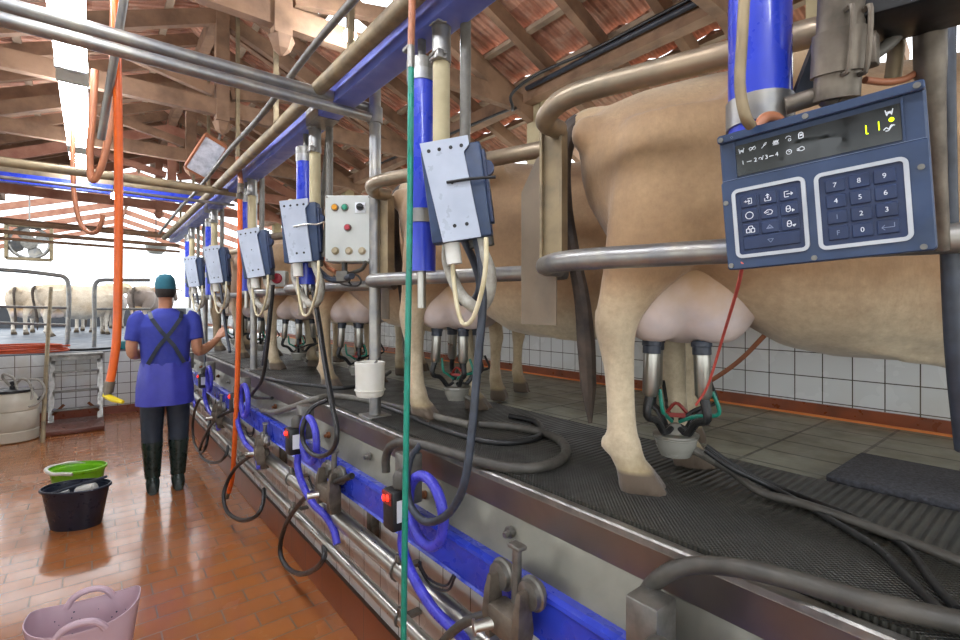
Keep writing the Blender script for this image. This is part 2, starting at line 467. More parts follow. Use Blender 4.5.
# ------------------------------------------------------------------ cows
def ring(x, zt, zb, hw, topw=.72, e=2.4, n=28, yc=0., low=.0):
    zc = (zt + zb) / 2; hz = (zt - zb) / 2; out = []
    for j in range(n):
        a = 2 * PI * j / n; s = math.sin(a); c = math.cos(a)
        k = 1 - (1 - topw) * max(0, c) ** 1.3 - low * max(0, -c) ** 1.3
        out.append(Vector((x, yc + math.copysign(abs(s) ** (2 / e), s) * hw * k, zc + math.copysign(abs(c) ** (2 / e), c) * hz)))
    return out
def hring(x, y, z, rx, ry, n=16):
    return [Vector((x + rx * math.cos(2 * PI * j / n), y + ry * math.sin(2 * PI * j / n), z)) for j in range(n)]
def ball(mb, c, r, n=12):
    c = Vector(c); r = Vector(r) if not isinstance(r, (int, float)) else Vector((r, r, r)); rings = []
    for i in range(1, n):
        a = PI * i / n
        rings.append([c + Vector((r.x * math.sin(a) * math.cos(2 * PI * j / n), r.y * math.sin(a) * math.sin(2 * PI * j / n), r.z * math.cos(a))) for j in range(n)])
    mb.loft(rings)
def remeshed(name, mb, m, voxel=.02, it=6, fac=.5, smooth=180):
    me = mb.mesh(name, None, 0)
    o = bpy.data.objects.new(name, me); COL.objects.link(o)
    r = o.modifiers.new('r', 'REMESH'); r.mode = 'VOXEL'; r.voxel_size = voxel
    s = o.modifiers.new('s', 'SMOOTH'); s.iterations = it; s.factor = fac
    dg = bpy.context.evaluated_depsgraph_get(); dg.update()
    me2 = bpy.data.meshes.new_from_object(o.evaluated_get(dg))
    bpy.data.objects.remove(o)
    me2.name = name; me2.materials.clear(); me2.materials.append(m)
    for p in me2.polygons: p.use_smooth = True
    return me2

def m_coat(name, top, mid, leg, white=0.):
    t = NT(name); s = t.sep()
    n = t.noise(3., 4); n2 = t.noise(55, 3, rough=.7)
    col = t.mix(t.mapr(n, .35, .7), top, mid)
    zz = t.math('ADD', s[2], t.math('MULTIPLY', t.math('SUBTRACT', n, .5), .18))
    col = t.mix(t.mapr(zz, .40, .56, 1, 0), col, leg)                    # pale stockings
    zt = t.math('ADD', s[2], t.math('MULTIPLY', t.math('SUBTRACT', n, .5), .1))
    col = t.mix(t.mapr(zt, .98, 1.14, 0, .6), col, '#d9c49c')            # light on the back, painted into the coat as a paler top
    col = t.mix(t.mapr(t.noise(9, 5, rough=.65), .45, .7, 0, .3), col, '#7d5f43')
    col = t.mix(t.mapr(n2, .3, .7, 0, .3), col, '#6e543c')              # hair flecks
    zd = t.math('ADD', s[2], t.math('MULTIPLY', t.math('SUBTRACT', t.noise(12, 4), .5), .16))
    col = t.mix(t.mapr(zd, .05, .13, .8, 0), col, '#7c6a45')             # dirt on the feet
    col = t.mix(t.mapr(s[2], .052, .064, 1, 0), col, '#57493a')          # hooves
    st = t.noise(1., 3, co=None)
    mp = t.node('ShaderNodeMapping'); mp.inputs['Scale'].default_value = (60, 60, 16); t.l.new(t.co, mp.inputs[0])
    t.bump(t.noise(2.2, 4, co=mp.outputs[0]), .28, .006)
    t.b.inputs['Sheen Weight'].default_value = .25
    return t.out(col, .72, 0.)
M['coat'] = m_coat('fawn_coat', '#b3936b', '#977654', '#d2c3a4')
M['coat_dark'] = m_coat('brown_coat', '#a8845f', '#8f6d4c', '#cbb694')
M['coat_white'] = m_coat('cream_coat', '#e0d2bd', '#cdb698', '#e6ded0')
M['coat_grey'] = m_coat('grey_coat', '#8d8078', '#75685f', '#c9c0b4')
def m_udder():
    t = NT('udder_skin'); s = t.sep(); n = t.noise(7, 4)
    col = t.mix(t.mapr(n, .4, .7), '#d8c8c0', '#bcb2b2')
    zz = t.math('ADD', s[2], t.math('MULTIPLY', t.math('SUBTRACT', t.noise(10, 4), .5), .16))
    col = t.mix(t.mapr(zz, .45, .58), col, '#b3936b')      # fawn hair on the upper udder
    t.bump(t.noise(22, 3), .25, .004)
    return t.out(col, .6, 0.)
M['udder'] = m_udder()
M['tail'] = mat('tail_hair', '#54483e', '#2f2a27', .7, 0, 14, bump=.4, bs=90)
M['eye'] = mat('dark_eye', '#120d0a', None, .15)

def cow_mesh():
    b = MB()
    secs = [(-.235, 1.01, .88, .05), (-.215, 1.045, .80, .10), (-.155, 1.085, .69, .175), (-.06, 1.11, .60, .235), (.06, 1.125, .55, .255),
            (.18, 1.135, .46, .265), (.30, 1.125, .385, .272), (.44, 1.105, .362, .282), (.62, 1.10, .355, .288), (.82, 1.105, .362, .29),
            (1.0, 1.12, .39, .285), (1.16, 1.14, .44, .265), (1.30, 1.15, .50, .225), (1.42, 1.13, .56, .165)]
    b.loft([ring(x, zt, zb, hw, .62 if x < .5 else .58, 2.5) for x, zt, zb, hw in secs])
    for s in (1, -1):
        ball(b, (.24, s * .20, 1.045), (.09, .055, .06)); ball(b, (-.205, s * .085, .985), (.055, .045, .055))
        b.tube([(.25, s * .205, 1.04), (.1, s * .19, .93), (.02, s * .19, .85)], [.05, .05, .05], 10, 4)
        b.tube([(.30, s * .10, .47), (.42, s * .13, .415), (.55, s * .13, .382), (.72, s * .10, .352)], [.026, .022, .02, .014], 8, 5)
    ball(b, (-.19, 0, 1.045), (.10, .045, .05))
    # neck and head
    def vr(c, d, up, ry, rzz, n=20):
        c = Vector(c); d = Vector(d).normalized(); u = Vector((0, 1, 0)); w = d.cross(u) * -1
        return [c + u * math.sin(2 * PI * j / n) * ry + w * math.cos(2 * PI * j / n) * rzz for j in range(n)]
    b.loft([vr((1.28, 0, .95), (1, 0, .2), 0, .17, .24), vr((1.45, 0, 1.0), (1, 0, .25), 0, .13, .19), vr((1.62, 0, 1.06), (1, 0, .25), 0, .10, .15), vr((1.76, 0, 1.10), (1, 0, .0), 0, .09, .12)])
    b.loft([vr((1.70, 0, 1.13), (.8, 0, -.5), 0, .08, .09), vr((1.78, 0, 1.10), (.8, 0, -.55), 0, .11, .115), vr((1.88, 0, 1.02), (.8, 0, -.6), 0, .105, .11),
            vr((1.99, 0, .93), (.8, 0, -.6), 0, .075, .085), vr((2.08, 0, .86), (.8, 0, -.6), 0, .07, .072), vr((2.13, 0, .82), (.8, 0, -.6), 0, .045, .05)])
    for s in (1, -1):
        b.loft([[Vector((1.72 + .04 * math.cos(2 * PI * j / 10) * q, s * (.07 + d), 1.12 - .25 * d + .022 * math.sin(2 * PI * j / 10) * q)) for j in range(10)] for d, q in ((0, .7), (.07, 1.1), (.13, 1.), (.19, .35))])
        # hind legs (near side stands back, far side a little forward)
        dx = -.075 if s < 0 else .075; y = s * .135
        leg = [(.06, .17, .98, .17, .085), (.05, .18, .84, .185, .10), (.02, .175, .72, .17, .098), (-.03, .165, .62, .13, .085), (-.09, .15, .53, .082, .062),
               (-.125, .142, .46, .064, .05), (-.13, .138, .41, .053, .044), (-.122, .135, .34, .043, .038), (-.117, .135, .25, .039, .036), (-.112, .135, .16, .041, .038), (-.108, .135, .115, .05, .045), (-.096, .135, .08, .045, .042),
               (-.08, .135, .055, .05, .046)]
        b.loft([hring(x + (dx + .075) * min(1, max(0, (.9 - z) / .5)), s * yy, z, rx, ry) for x, yy, z, rx, ry in leg])
        fx = dx + .075
        for q in (1, -1):
            b.loft([hring(-.082 + fx, s * .135 + q * .022, .07, .045, .026), hring(-.07 + fx, s * .135 + q * .025, .035, .058, .028), hring(-.055 + fx, s * .135 + q * .027, .0, .072, .030)])
            ball(b, (-.16 + fx, s * .135 + q * .02, .118), (.018, .014, .02), 8)
        # front legs
        b.loft([hring(x + (.05 if s > 0 else 0), s * yy, z, rx, ry) for x, yy, z, rx, ry in
                [(1.17, .19, .92, .13, .08), (1.17, .20, .75, .12, .08), (1.16, .18, .6, .085, .07), (1.165, .155, .48, .06, .055), (1.17, .145, .38, .047, .047), (1.175, .14, .33, .05, .05),
                 (1.17, .14, .28, .038, .04), (1.165, .14, .18, .033, .035), (1.165, .14, .11, .045, .043), (1.175, .14, .07, .042, .042)]])
        for q in (1, -1):
            b.loft([hring(1.18 + (.05 if s > 0 else 0), s * .14 + q * .022, .08, .042, .025), hring(1.2 + (.05 if s > 0 else 0), s * .14 + q * .026, .0, .065, .03)])
    # fold between thigh and flank, brisket
    for s in (1, -1):
        b.tube([(.20, s * .2, .85), (.26, s * .19, .66), (.28, s * .17, .5)], [.08, .055, .045], 10, 4)
    ball(b, (1.33, 0, .56), (.14, .1, .13))
    for p in b.v:
        if p.x > .3: p.x = .3 + (p.x - .3) * .80
    return remeshed('cow', b, M['coat'], .0165, 5, .5)
COW_MESH = cow_mesh()
def udder_mesh():
    b = MB()
    ball(b, (.06, 0, .59), (.18, .165, .205), 18)
    ball(b, (.15, 0, .56), (.13, .14, .13), 14)
    for s in (1, -1):
        ball(b, (-.03, s * .08, .505), (.10, .085, .115), 12); ball(b, (.125, s * .08, .505), (.10, .085, .115), 12)
        b.tube([(.02, s * .135, .66), (.10, s * .165, .60), (.17, s * .14, .53), (.22, s * .11, .47)], [.02, .018, .018, .014], 8, 5)
    return remeshed('udder', b, M['udder'], .014, 4, .5)
UD_MESH = udder_mesh()
def tail_mb():
    b = MB()
    b.tube([(-.17, 0, 1.06), (-.26, 0, 1.04), (-.292, 0, .95), (-.285, 0, .80), (-.262, 0, .66), (-.235, 0, .52), (-.222, 0, .38), (-.215, 0, .25), (-.21, 0, .14)],
           [.032, .032, .027, .022, .021, .024, .028, .024, .006], 10, 5)
    return b
HEAD = Vector((.545, -.84, 0)).normalized()
ANG = math.atan2(HEAD.y, HEAD.x)
COW0 = Vector((1.292, .762, ZP + .012))
def make_cow(label, group):
    c = bpy.data.objects.new('cow', COW_MESH); COL.objects.link(c)
    tag(c, label, 'cow', group)
    u = bpy.data.objects.new('udder', UD_MESH); COL.objects.link(u); u.parent = c
    u['label'] = 'pinkish grey udder'
    t = part('tail', tail_mb(), M['tail'], c, local=True); t['label'] = 'dark tail'
    for s in (1, -1):
        e = MB(); ball(e, (1.855, s * .098, 1.075), .02, 8); part('eye', e, M['eye'], c, local=True)
    return c
cow0 = make_cow('fawn cow nearest the camera, its body behind the big keypad panel', 'cows being milked on the raised platform')
cow0.location = COW0; cow0.rotation_euler = (0, 0, ANG)
KIDS[cow0.name] = [x for x in COL.objects if x.parent == cow0]
def set_coat(c, m):
    c.material_slots[0].link = 'OBJECT'; c.material_slots[0].material = m
COW_DY = [0, 1.07, 2.13, 3.25, 4.36, 5.45]
COW_LAB = [None, 'fawn cow second along the platform, its pale hind leg right of the green hose',
           'brown cow with white udder standing behind the white plastic jar', 'fawn cow fourth along the platform, hind hoof right of the pole by the orange hose',
           'tan cow fifth along the platform, partly hidden by the bright orange hanging hose', 'dark cow farthest along the milking platform, beside the hand of the person in blue']
for i in range(1, 6):
    c = copy_tree(cow0); c.location = COW0 + Vector((0, COW_DY[i], 0)); c['label'] = COW_LAB[i]
    c.rotation_euler = (0, 0, ANG + (.0, .0, -.04, .03, .0, .03)[i])
    set_coat(c, [M['coat'], M['coat'], M['coat_dark'], M['coat'], M['coat_dark'], M['coat_dark']][i])
FAR = [(20, 15.2, 75, 'coat_white', 'white cow waiting farthest left, seen from behind at the open far end'),
       (50, 13.8, 25, 'coat_white', 'cream cow seen side on behind the bent tube gate at the far left'),
       (84, 15.6, 100, 'coat_white', 'white cow seen from behind in the gap between the two far tube gates'),
       (110, 17.2, 80, 'coat_grey', 'dark grey cow waiting behind the second far gate post'),
       (140, 13.6, 60, 'coat_grey', 'grey brown cow waiting behind the head of the person in blue')]
for px, y, a, k, l in FAR:
    c = copy_tree(cow0); p = PY(px, 318, y); c.location = (p.x, p.y, .892)
    c.rotation_euler = (0, 0, math.radians(a)); c['label'] = l; c['group'] = 'cows waiting in the far holding yard'
    set_coat(c, M[k])

# ------------------------------------------------------------------ milking clusters
def make_cluster(label):
    t = thing('milking_cluster', label, 'milking machine', (0, 0, 0), 'milking clusters on the udders')
    cl = Vector((.0, 0, .115))
    for i, (x, y) in enumerate(((-.065, -.075), (.06, -.075), (-.05, .07), (.075, .07))):
        tilt = Vector((x * .12, y * .25, 0))
        top = Vector((x, y, .40)); bot = Vector((x, y, .245)) + tilt * .6
        e = MB(); e.tube([top.lerp(bot, .22), top.lerp(bot, .25), top.lerp(bot, .93), bot], [.017, .0215, .0215, .015], 14, 1)
        s = part('teat_cup', e, M['steel'], t, local=True)
        e = MB(); e.tube([top, top.lerp(bot, .03), top.lerp(bot, .1), top.lerp(bot, .11), top.lerp(bot, .24)], [.022, .0265, .0265, .024, .024], 14, 1)
        part('liner_top', e, M['hose_dark'], s, local=True)
        e = MB(); d = (cl - bot); d.z = 0
        e.tube([bot + Vector((0, 0, .01)), bot - Vector((0, 0, .05)) - d * .12, cl + Vector((0, 0, .06)) - d * .75, cl + Vector((0, 0, .02)) - d * .42, cl + Vector((0, 0, .03)) - d * .16], [.013, .011, .0105, .0105, .009], 10, 5)
        part('short_milk_tube', e, M['rubber'], s, local=True)
        e = MB(); o = Vector((.012, .008, 0))
        e.tube([bot.lerp(top, .12) + o * 2, bot - Vector((0, 0, .04)) + o * 3 - d * .05, cl + Vector((0, 0, .075)) - d * .6 + o, cl + Vector((0, 0, .05)) - d * .15], .0055, 8, 5)
        part('pulse_tube', e, M['green'] if i in (0, 1) else M['rubber'], s, local=True)
    e = MB(); e.lathe([(.012, -.055), (.042, -.048), (.055, -.02), (.058, .0), (.061, .002), (.061, .008), (.052, .014), (.024, .026), (.012, .042)], cl, 24)
    c = part('claw_bowl', e, mat('claw_plastic', '#96958c', '#7f7e76', .2, 0, 12), t, local=True)
    e = MB(); e.lathe([(.061, .006), (.063, .008), (.063, .014), (.055, .018)], cl, 24); part('claw_ring', e, M['steel'], c, local=True)
    e = MB(); e.tube([cl + Vector((.03, -.01, -.02)), cl + Vector((.07, -.02, -.035)), cl + Vector((.10, -.03, -.05))], .012, 10, 4); part('outlet', e, M['hose_grey'], c, local=True)
    e = MB(); e.tube([cl + Vector((-.03, .0, .06)), cl + Vector((.0, .0, .1)), cl + Vector((.03, .0, .075))], .005, 8, 4); e.box(cl + Vector((0, -.02, .07)), (.05, .006, .012))
    part('hanger', e, M['led_bezel'], c, local=True)
    KIDS[t.name] = [x for x in COL.objects if x.parent == t]
    return t
cl0 = make_cluster('steel milking cluster hanging under the nearest cow with its bowl just above the mat')
CL_LAB = ['', 'steel milking cluster under the second cow, partly behind the dark hanging hose', 'steel milking cluster under the cow behind the white plastic jar',
          'steel milking cluster under the fourth cow, right of the bright orange hanging hose', 'steel milking cluster under the fifth cow along the platform', 'steel milking cluster under the farthest cow at the hand of the person in blue']
for i in range(6):
    t = cl0 if i == 0 else copy_tree(cl0)
    off = Vector((.03, 0, 0)); off.rotate(Euler((0, 0, ANG)))
    t.location = COW0 + Vector((0, COW_DY[i], 0)) + off; t.rotation_euler = (0, 0, ANG)
    if i: t['label'] = CL_LAB[i]

# ------------------------------------------------------------------ rump rails
def make_rail(label, y, ext=0.):
    t = thing('rump_rail', label, 'railing', (.86, y, ZP + .3), 'bent rump rails behind the cows')
    d = Vector((.26, -.77, 0)).normalized(); l = Vector((-d.y, d.x, 0))
    o = Vector((.86, y, 0)); L = .80 + ext
    for z, r, nm in ((2.0, .026, 'upper_rail'), (1.612, .025, 'lower_rail')):
        p = [o + d * L + l * (.0), o + d * (L * .6), o + d * .25, o + d * .1, o + d * .015 + l * .02, o - d * .045 + l * .07, o - d * .085 + l * .13, o - d * .075 + l * .2]
        p = [Vector((q.x, q.y, z)) for q in p]
        e = MB(); e.tube(p, r, 14, 6); part(nm, e, M['rail'] if nm == 'upper_rail' else M['galv'], t)
    pp = o - d * .095 + l * .205
    e = MB(); e.bar((pp.x, pp.y, 1.61), (pp.x, pp.y, 2.0), .012, .06, up=d); 
    for s in (1, -1):
        q = pp + d * .03 * s; e.bar((q.x, q.y, 1.61), (q.x, q.y, 2.0), .042, .008, up=d)
    part('post', e, M['galv_dirty'], t, smooth=0)
    e = MB(); a = pp + l * .02; bq = pp - d * .14 + l * .07
    e.prism([(0, 1.45), (1, 1.45), (1, 1.86), (.55, 1.95), (0, 1.97)], (a.x, a.y, 0), (bq - a), (0, 0, 1), (l.x * .006, l.y * .006, 0), 1.)
    part('shield_plate', e, M['shield'], t, smooth=0)
    return t
RAIL_LAB = ['bent steel rump rail around the nearest cow, crossing behind the keypad panel', 'bent steel rump rail around the second cow, its hooked end behind the green hose',
            'bent steel rump rail behind the white switch box with buttons', 'bent steel rump rail behind the box with the bent wire clip', 'bent steel rump rail near the small red button box', 'bent steel rump rail farthest along the platform']
for i, y in enumerate((.79, 1.80, 2.88, 3.98, 5.08, 6.18)): make_rail(RAIL_LAB[i], y, .9 if i == 0 else .05)
def kerb_pole(y, label):
    t = thing('kerb_pole', label, 'pole', (.995, y, ZP + .01), 'poles on the platform edge')
    e = MB(); e.cyl((.995, y, ZP + .01), (.995, y, 2.52), .026, 16); part('tube', e, M['galv'], t)
    e = MB(); e.box((.995, y, ZP + .017), (.11, .11, .012), bev=.003); part('foot_plate', e, M['galv'], t)
    e = MB(); e.cyl((.995, y, 2.33), (.995, y, 2.40), .034, 16); part('sleeve', e, M['galv'], t)
kerb_pole(2.0, 'steel pole on the platform edge at the white switch box with buttons')
kerb_pole(4.1, 'steel pole on the platform edge right of the bright orange hanging hose')
kerb_pole(6.2, 'steel pole on the platform edge farthest along, above the person in blue')
# ------------------------------------------------------------------ kerb furniture
t = thing('kerb_beam', 'long blue painted steel beam running below the stainless splash plate', 'beam', (XK - .03, 2.9, .66))
e = MB(); e.prism([(0, .675), (.012, .672), (.012, .79), (0, .795), (-.03, .80), (-.045, .795), (-.047, .785), (-.042, .78), (-.042, .69), (-.047, .682), (-.03, .672)], (XK - .02, -2.9, 0), (1, 0, 0), (0, 0, 1), (0, 1, 0), YE + 2.85)
part('beam', e, M['blue'], t, smooth=0)
e = MB()
for y in (-.6, .62, 1.9, 3.15, 4.4, 5.7, 7.): e.box((XK + .005, y, .6), (.035, .05, .19), bev=.004)
part('bracket', e, M['iron'], t)
def line_pipe(name, label, x, z, r, m):
    t = thing(name, label, 'pipe', (x, 2.9, z - r))
    e = MB(); e.cyl((x, -2.9, z), (x, YE - .03, z), r, 20); part('pipe', e, M['steel'], t)
    for i, y in enumerate((.35, 1.55, 2.75, 3.95, 5.2, 6.4)):
        e = MB(); e.tube([(x + (r + .004) * math.cos(a), y, z + (r + .004) * math.sin(a)) for a in [2 * PI * j / 12 for j in range(12)]], .004, 6, 1, closed=True)
        e.box((x + r + (XW - x - r) / 2 - .002, y, z), (XW - x - r - .003, .03, .012)); e.box((x - r * .3, y - .01, z + r + .012), (.022, .02, .03), bev=.003)
        part('clamp', e, M['steel_dull'], t)
    return t
line_pipe('milk_pipe', 'thicker upper stainless pipe running along the white tiled pit wall', .87, .555, .036, 0)
line_pipe('wash_pipe', 'thinner lower stainless pipe running just above the brown skirting', .875, .375, .0235, 0)

UY = [.50, 1.425, 2.46, 3.72, 5.0, 6.2]
def make_pulsator(label):
    """local: origin on the beam face, -x towards the pit, y along the parlour."""
    t = thing('pulsator', label, 'pulsator', (0, 0, 0), 'pulsators on the blue beam')
    e = MB(); e.box((-.035, .03, .12), (.07, .07, .17), bev=.006); part('bracket', e, M['steel_dull'], t, local=True)
    e = MB(); e.box((-.10, -.01, .045), (.075, .07, .13), bev=.008); s = part('module', e, M['black'], t, local=True)
    e = MB(); e.box((-.139, -.008, .085), (.006, .058, .04), bev=.002); part('lens_plate', e, M['led_bezel'], s, local=True)
    for q in (0, 1):
        e = MB(); ball(e, (-.143, -.02 + q * .026, .088 - .006 * q), (.004, .010, .011), 8); part('led', e, M['led_red'], s, local=True)
    e = MB(); e.box((-.10, -.047, .045), (.045, .003, .07)); part('rating_label', e, M['legend'], s, local=True, smooth=0)
    e = MB(); e.lathe([(.026, .11), (.03, .115), (.03, .15), (.02, .165), (.012, .17)], (-.09, -.02, 0), 14); part('vacuum_cap', e, M['rubber_grey'], t, local=True)
    e = MB(); pts = [Vector((-.075, -.14 + .10 * math.cos(a), .07 + .105 * math.sin(a))) for a in [2 * PI * j / 16 for j in range(16)]]
    e.tube(pts, .0165, 12, 3, closed=True); part('blue_hose_ring', e, M['blue_hose'], t, local=True)
    e = MB(); e.tube([(-.09, -.03, -.02), (-.095, -.035, -.08), (-.09, -.09, -.15), (-.08, -.2, -.21), (-.06, -.31, -.24), (-.05, -.38, -.28), (-.05, -.42, -.33)], .0165, 12, 5)
    part('blue_supply_hose', e, M['blue_hose'], t, local=True)
    e = MB(); e.tube([(-.05, -.06, -.13), (-.045, -.11, -.165), (-.04, -.2, -.15), (-.04, -.24, -.10)], .004, 6, 4); e.tube([(-.05, -.06, -.145), (-.045, -.12, -.18), (-.04, -.21, -.16), (-.04, -.25, -.10)], .004, 6, 4)
    part('cable', e, M['rubber'], t, local=True)
    KIDS[t.name] = [x for x in COL.objects if x.parent == t]
    return t
PU_LAB = ['pulsator at the bottom edge of the picture, mostly cut off, with a stainless bracket', 'black pulsator with two glowing red lights beside the green hanging hose', 'black pulsator with a white rating label and blue hose ring, midway along the blue beam',
          'pulsator with blue hose ring just right of the bright orange hanging hose', 'pulsator with blue hose ring just left of the bright orange hanging hose', 'farthest pulsator, mostly behind the person in blue']
pu0 = make_pulsator(PU_LAB[0])
for i, y in enumerate(UY):
    o = pu0 if i == 0 else copy_tree(pu0)
    o['label'] = PU_LAB[i]; o.location = (XK - .045, y, .735 if i == 0 else .80)

def make_valve(label):
    t = thing('milk_valve', label, 'valve', (0, 0, 0), 'valve blocks on the milk pipe')
    e = MB(); e.box((-.06, 0, -.02), (.06, .09, .07), bev=.008); e.box((-.03, .0, -.06), (.05, .05, .12), bev=.006); part('body', e, M['iron'], t, local=True)
    for s in (1, -1):
        e = MB(); e.loft([[Vector((-.062 + a * w, s * .055 + b2 * .5 * w, z)) for a, b2 in ((-1, -1), (1, -1), (1, 1), (-1, 1))] for z, w in ((-.08, .018), (-.02, .026), (.04, .02), (.075, .012))]); part('arm', e, M['iron'], t, local=True)
        e = MB(); e.tube([(-.048, s * .055, .06), (-.046, s * .055, .06), (-.034, s * .055, .06), (-.030, s * .055, .06), (-.022, s * .055, .06), (-.018, s * .055, .06), (-.008, s * .055, .06)], [.02, .034, .036, .042, .042, .034, .03], 20, 1)
        part('diaphragm_cap', e, M['steel_dull'], t, local=True)
    e = MB(); e.cyl((-.03, .0, .0), (-.028, .0, .15), .014, 10, .012); e.box((-.028, 0, .155), (.03, .045, .012), bev=.004); part('spindle', e, M['steel_dull'], t, local=True)
    e = MB(); e.cyl((-.06, .02, -.03), (-.13, .05, -.035), .016, 12, .013); e.tube([(-.126, .048, -.035), (-.13, .05, -.035)], .019, 12, 1); part('hose_barb', e, M['steel'], t, local=True)
    e = MB(); e.cyl((-.03, 0, -.12), (-.03, 0, -.06), .018, 12); part('stub', e, M['steel_dull'], t, local=True)
    KIDS[t.name] = [x for x in COL.objects if x.parent == t]
    return t
VA_LAB = ['metal valve block with two round caps and an upright handle, nearest at the bottom edge', 'metal valve block with two round caps between the two black hose loops', 'metal valve block just right of the foot of the bright orange hose', 'far metal valve block left of the bright orange hanging hose']
va0 = make_valve(VA_LAB[0])
for i, (px, py) in enumerate(((525, 603), (340, 484), (270, 448), (225, 413))):
    o = va0 if i == 0 else copy_tree(va0)
    o['label'] = VA_LAB[i]; o.location = PX(px, py, XK - .06); o.rotation_euler = (0, 0, (0, .1, -.15, .1)[i])

def hose(label, pts, r, m, name='hose', cat='hose', group=None, n=12, sm=7):
    e = MB(); e.tube(pts, r, n, sm); return single(name, e, M[m], label, cat, group)
def px(xs, *pp):   # points seen at pixel (x, y) on the upright plane X = xs, or (x, y, X) each
    return [PX(p[0], p[1], p[2] if len(p) > 2 else xs) for p in pp]
def pz(z, *pp): return [PZ(p[0], p[1], p[2] if len(p) > 2 else z) for p in pp]
ZM = ZP + .012
# big dusty hoses that leave a bracket, arch over the kerb and lie on the mat
hose('thick dark hose arching from the bottom bracket along the kerb at lower right', px(.885, (637, 622), (640, 606), (652, 585), (672, 571), (700, 565, .90)) + pz(ZM + .03, (745, 569), (800, 582), (870, 602), (960, 622), (1060, 640)), .0165, 'rubber_grey')
hose('thick dark hose arching over the kerb behind the green hose, coiled on the mat', px(.885, (386, 472), (386, 458), (391, 446), (405, 442), (425, 445, .90)) + pz(ZM + .018, (452, 453), (500, 466), (535, 468), (560, 460), (566, 448), (552, 436), (520, 428), (480, 424)), .0165, 'rubber_grey')
hose('grey hose leaving the beam and climbing over the kerb beside the fourth cow hoof', px(.885, (262, 410), (275, 412), (295, 406), (315, 399, .9)) + pz(ZM + .018, (335, 396), (365, 400), (400, 408), (440, 418), (470, 425)), .0165, 'hose_grey')
hose('flat dark hose lying on the mat past the fourth cow hoof', pz(ZM + .014, (262, 377), (285, 382), (318, 386), (345, 388), (375, 381), (390, 372)), .013, 'rubber')
hose('dark hose curled on the mat in front of the white plastic jar', pz(ZM + .014, (372, 402), (400, 412), (445, 430), (490, 442), (525, 441), (541, 434), (536, 422), (510, 416)), .013, 'rubber')
hose('milk hose from the nearest cluster bowl running across the mat to the right edge', [COW0 + Matrix.Rotation(ANG, 3, 'Z') @ Vector((.125, -.028, .066)), COW0 + Matrix.Rotation(ANG, 3, 'Z') @ Vector((.17, -.04, .045))] + pz(ZM + .02, (760, 492), (800, 503), (850, 520), (905, 540), (960, 562), (1040, 595)), .011, 'rubber_grey')
hose('thin twin black hose sagging over the ribbed mat towards the bottom right corner', pz(ZM + .013, (705, 450, ZM + .1), (735, 470, ZM + .06), (775, 489), (812, 509), (850, 531), (880, 550), (905, 575), (930, 600), (955, 625)), .0075, 'rubber')
hose('second strand of the twin black hose over the ribbed mat, running straight', pz(ZM + .013, (706, 446, ZM + .1), (738, 468, ZM + .05), (780, 488), (818, 503), (860, 520), (905, 547), (935, 585), (958, 610)), .0075, 'rubber')
# loops hanging at the pit wall
hose('black hose hanging in a wide loop from the valve block to the lower pipe', px(.82, (352, 476), (322, 487), (303, 500), (286, 524), (280, 549), (286, 566), (300, 574), (315, 569), (324, 558), (324, 546, .86)), .0125, 'rubber')
hose('black hose loop low over the clay floor right of the bright orange hose', px(.8, (268, 444, .86), (250, 456), (234, 470, .77), (224, 492, .72), (227, 511, .71), (241, 520, .74), (256, 516, .78), (263, 503, .82), (264, 489, .86)), .0125, 'rubber')
hose('long black hose loop hanging below the beam behind the person in blue', px(.8, (233, 410, .86), (215, 420), (203, 440), (200, 453), (207, 461), (218, 462), (226, 455), (228, 446, .86)), .0125, 'rubber')
hose('thin black hose loop by the far end of the pipes', px(.8, (206, 396, .86), (198, 402), (193, 420), (194, 442), (200, 452), (206, 446), (210, 420, .86)), .0125, 'rubber')
hose('black hose loop crossing the blue beam at the white rating label', px(.785, (327, 400, .89), (312, 408, .83), (303, 425), (303, 441), (311, 453), (322, 456), (333, 449), (337, 432), (331, 400, .80), (324, 360, .82), (318, 320, .84), (313, 290, .85)), .0105, 'rubber')
hose('black hose hanging from the tilted box and looping up at the red lights', px(.785, (420, 445, .89), (411, 458, .84), (407, 478), (409, 500), (416, 514), (427, 522), (444, 517), (458, 500), (466, 475), (472, 430, .80), (478, 360, .82), (483, 300, .83), (481, 262, .84), (476, 240, .84)), .0115, 'hose_dark')
hose('black hose hanging from the box with bent wire clip down to the beam', px(.84, (272, 398, .9), (282, 402), (263, 390)) [:1] + px(.86, (252, 396), (262, 380), (267, 350), (271, 310), (273, 285)), .011, 'rubber')
hose('hanging slate hose beside the white switch box, reaching the platform', px(.88, (309, 262), (312, 280), (319, 320), (325, 360), (333, 405)), .011, 'hose_dark')
hose('thick dark hose hanging down the right edge of the picture', [PD(948, -40, .78), PD(946, 60, .78), PD(947, 150, .78), PD(950, 260, .79), PD(955, 360, .8), PD(964, 450, .82)], .0125, 'hose_dark')
hose('black feed hose bent into the near valve block at the bottom edge', px(.80, (508, 621), (490, 616), (470, 620), (452, 632), (436, 650)), .013, 'rubber_grey')

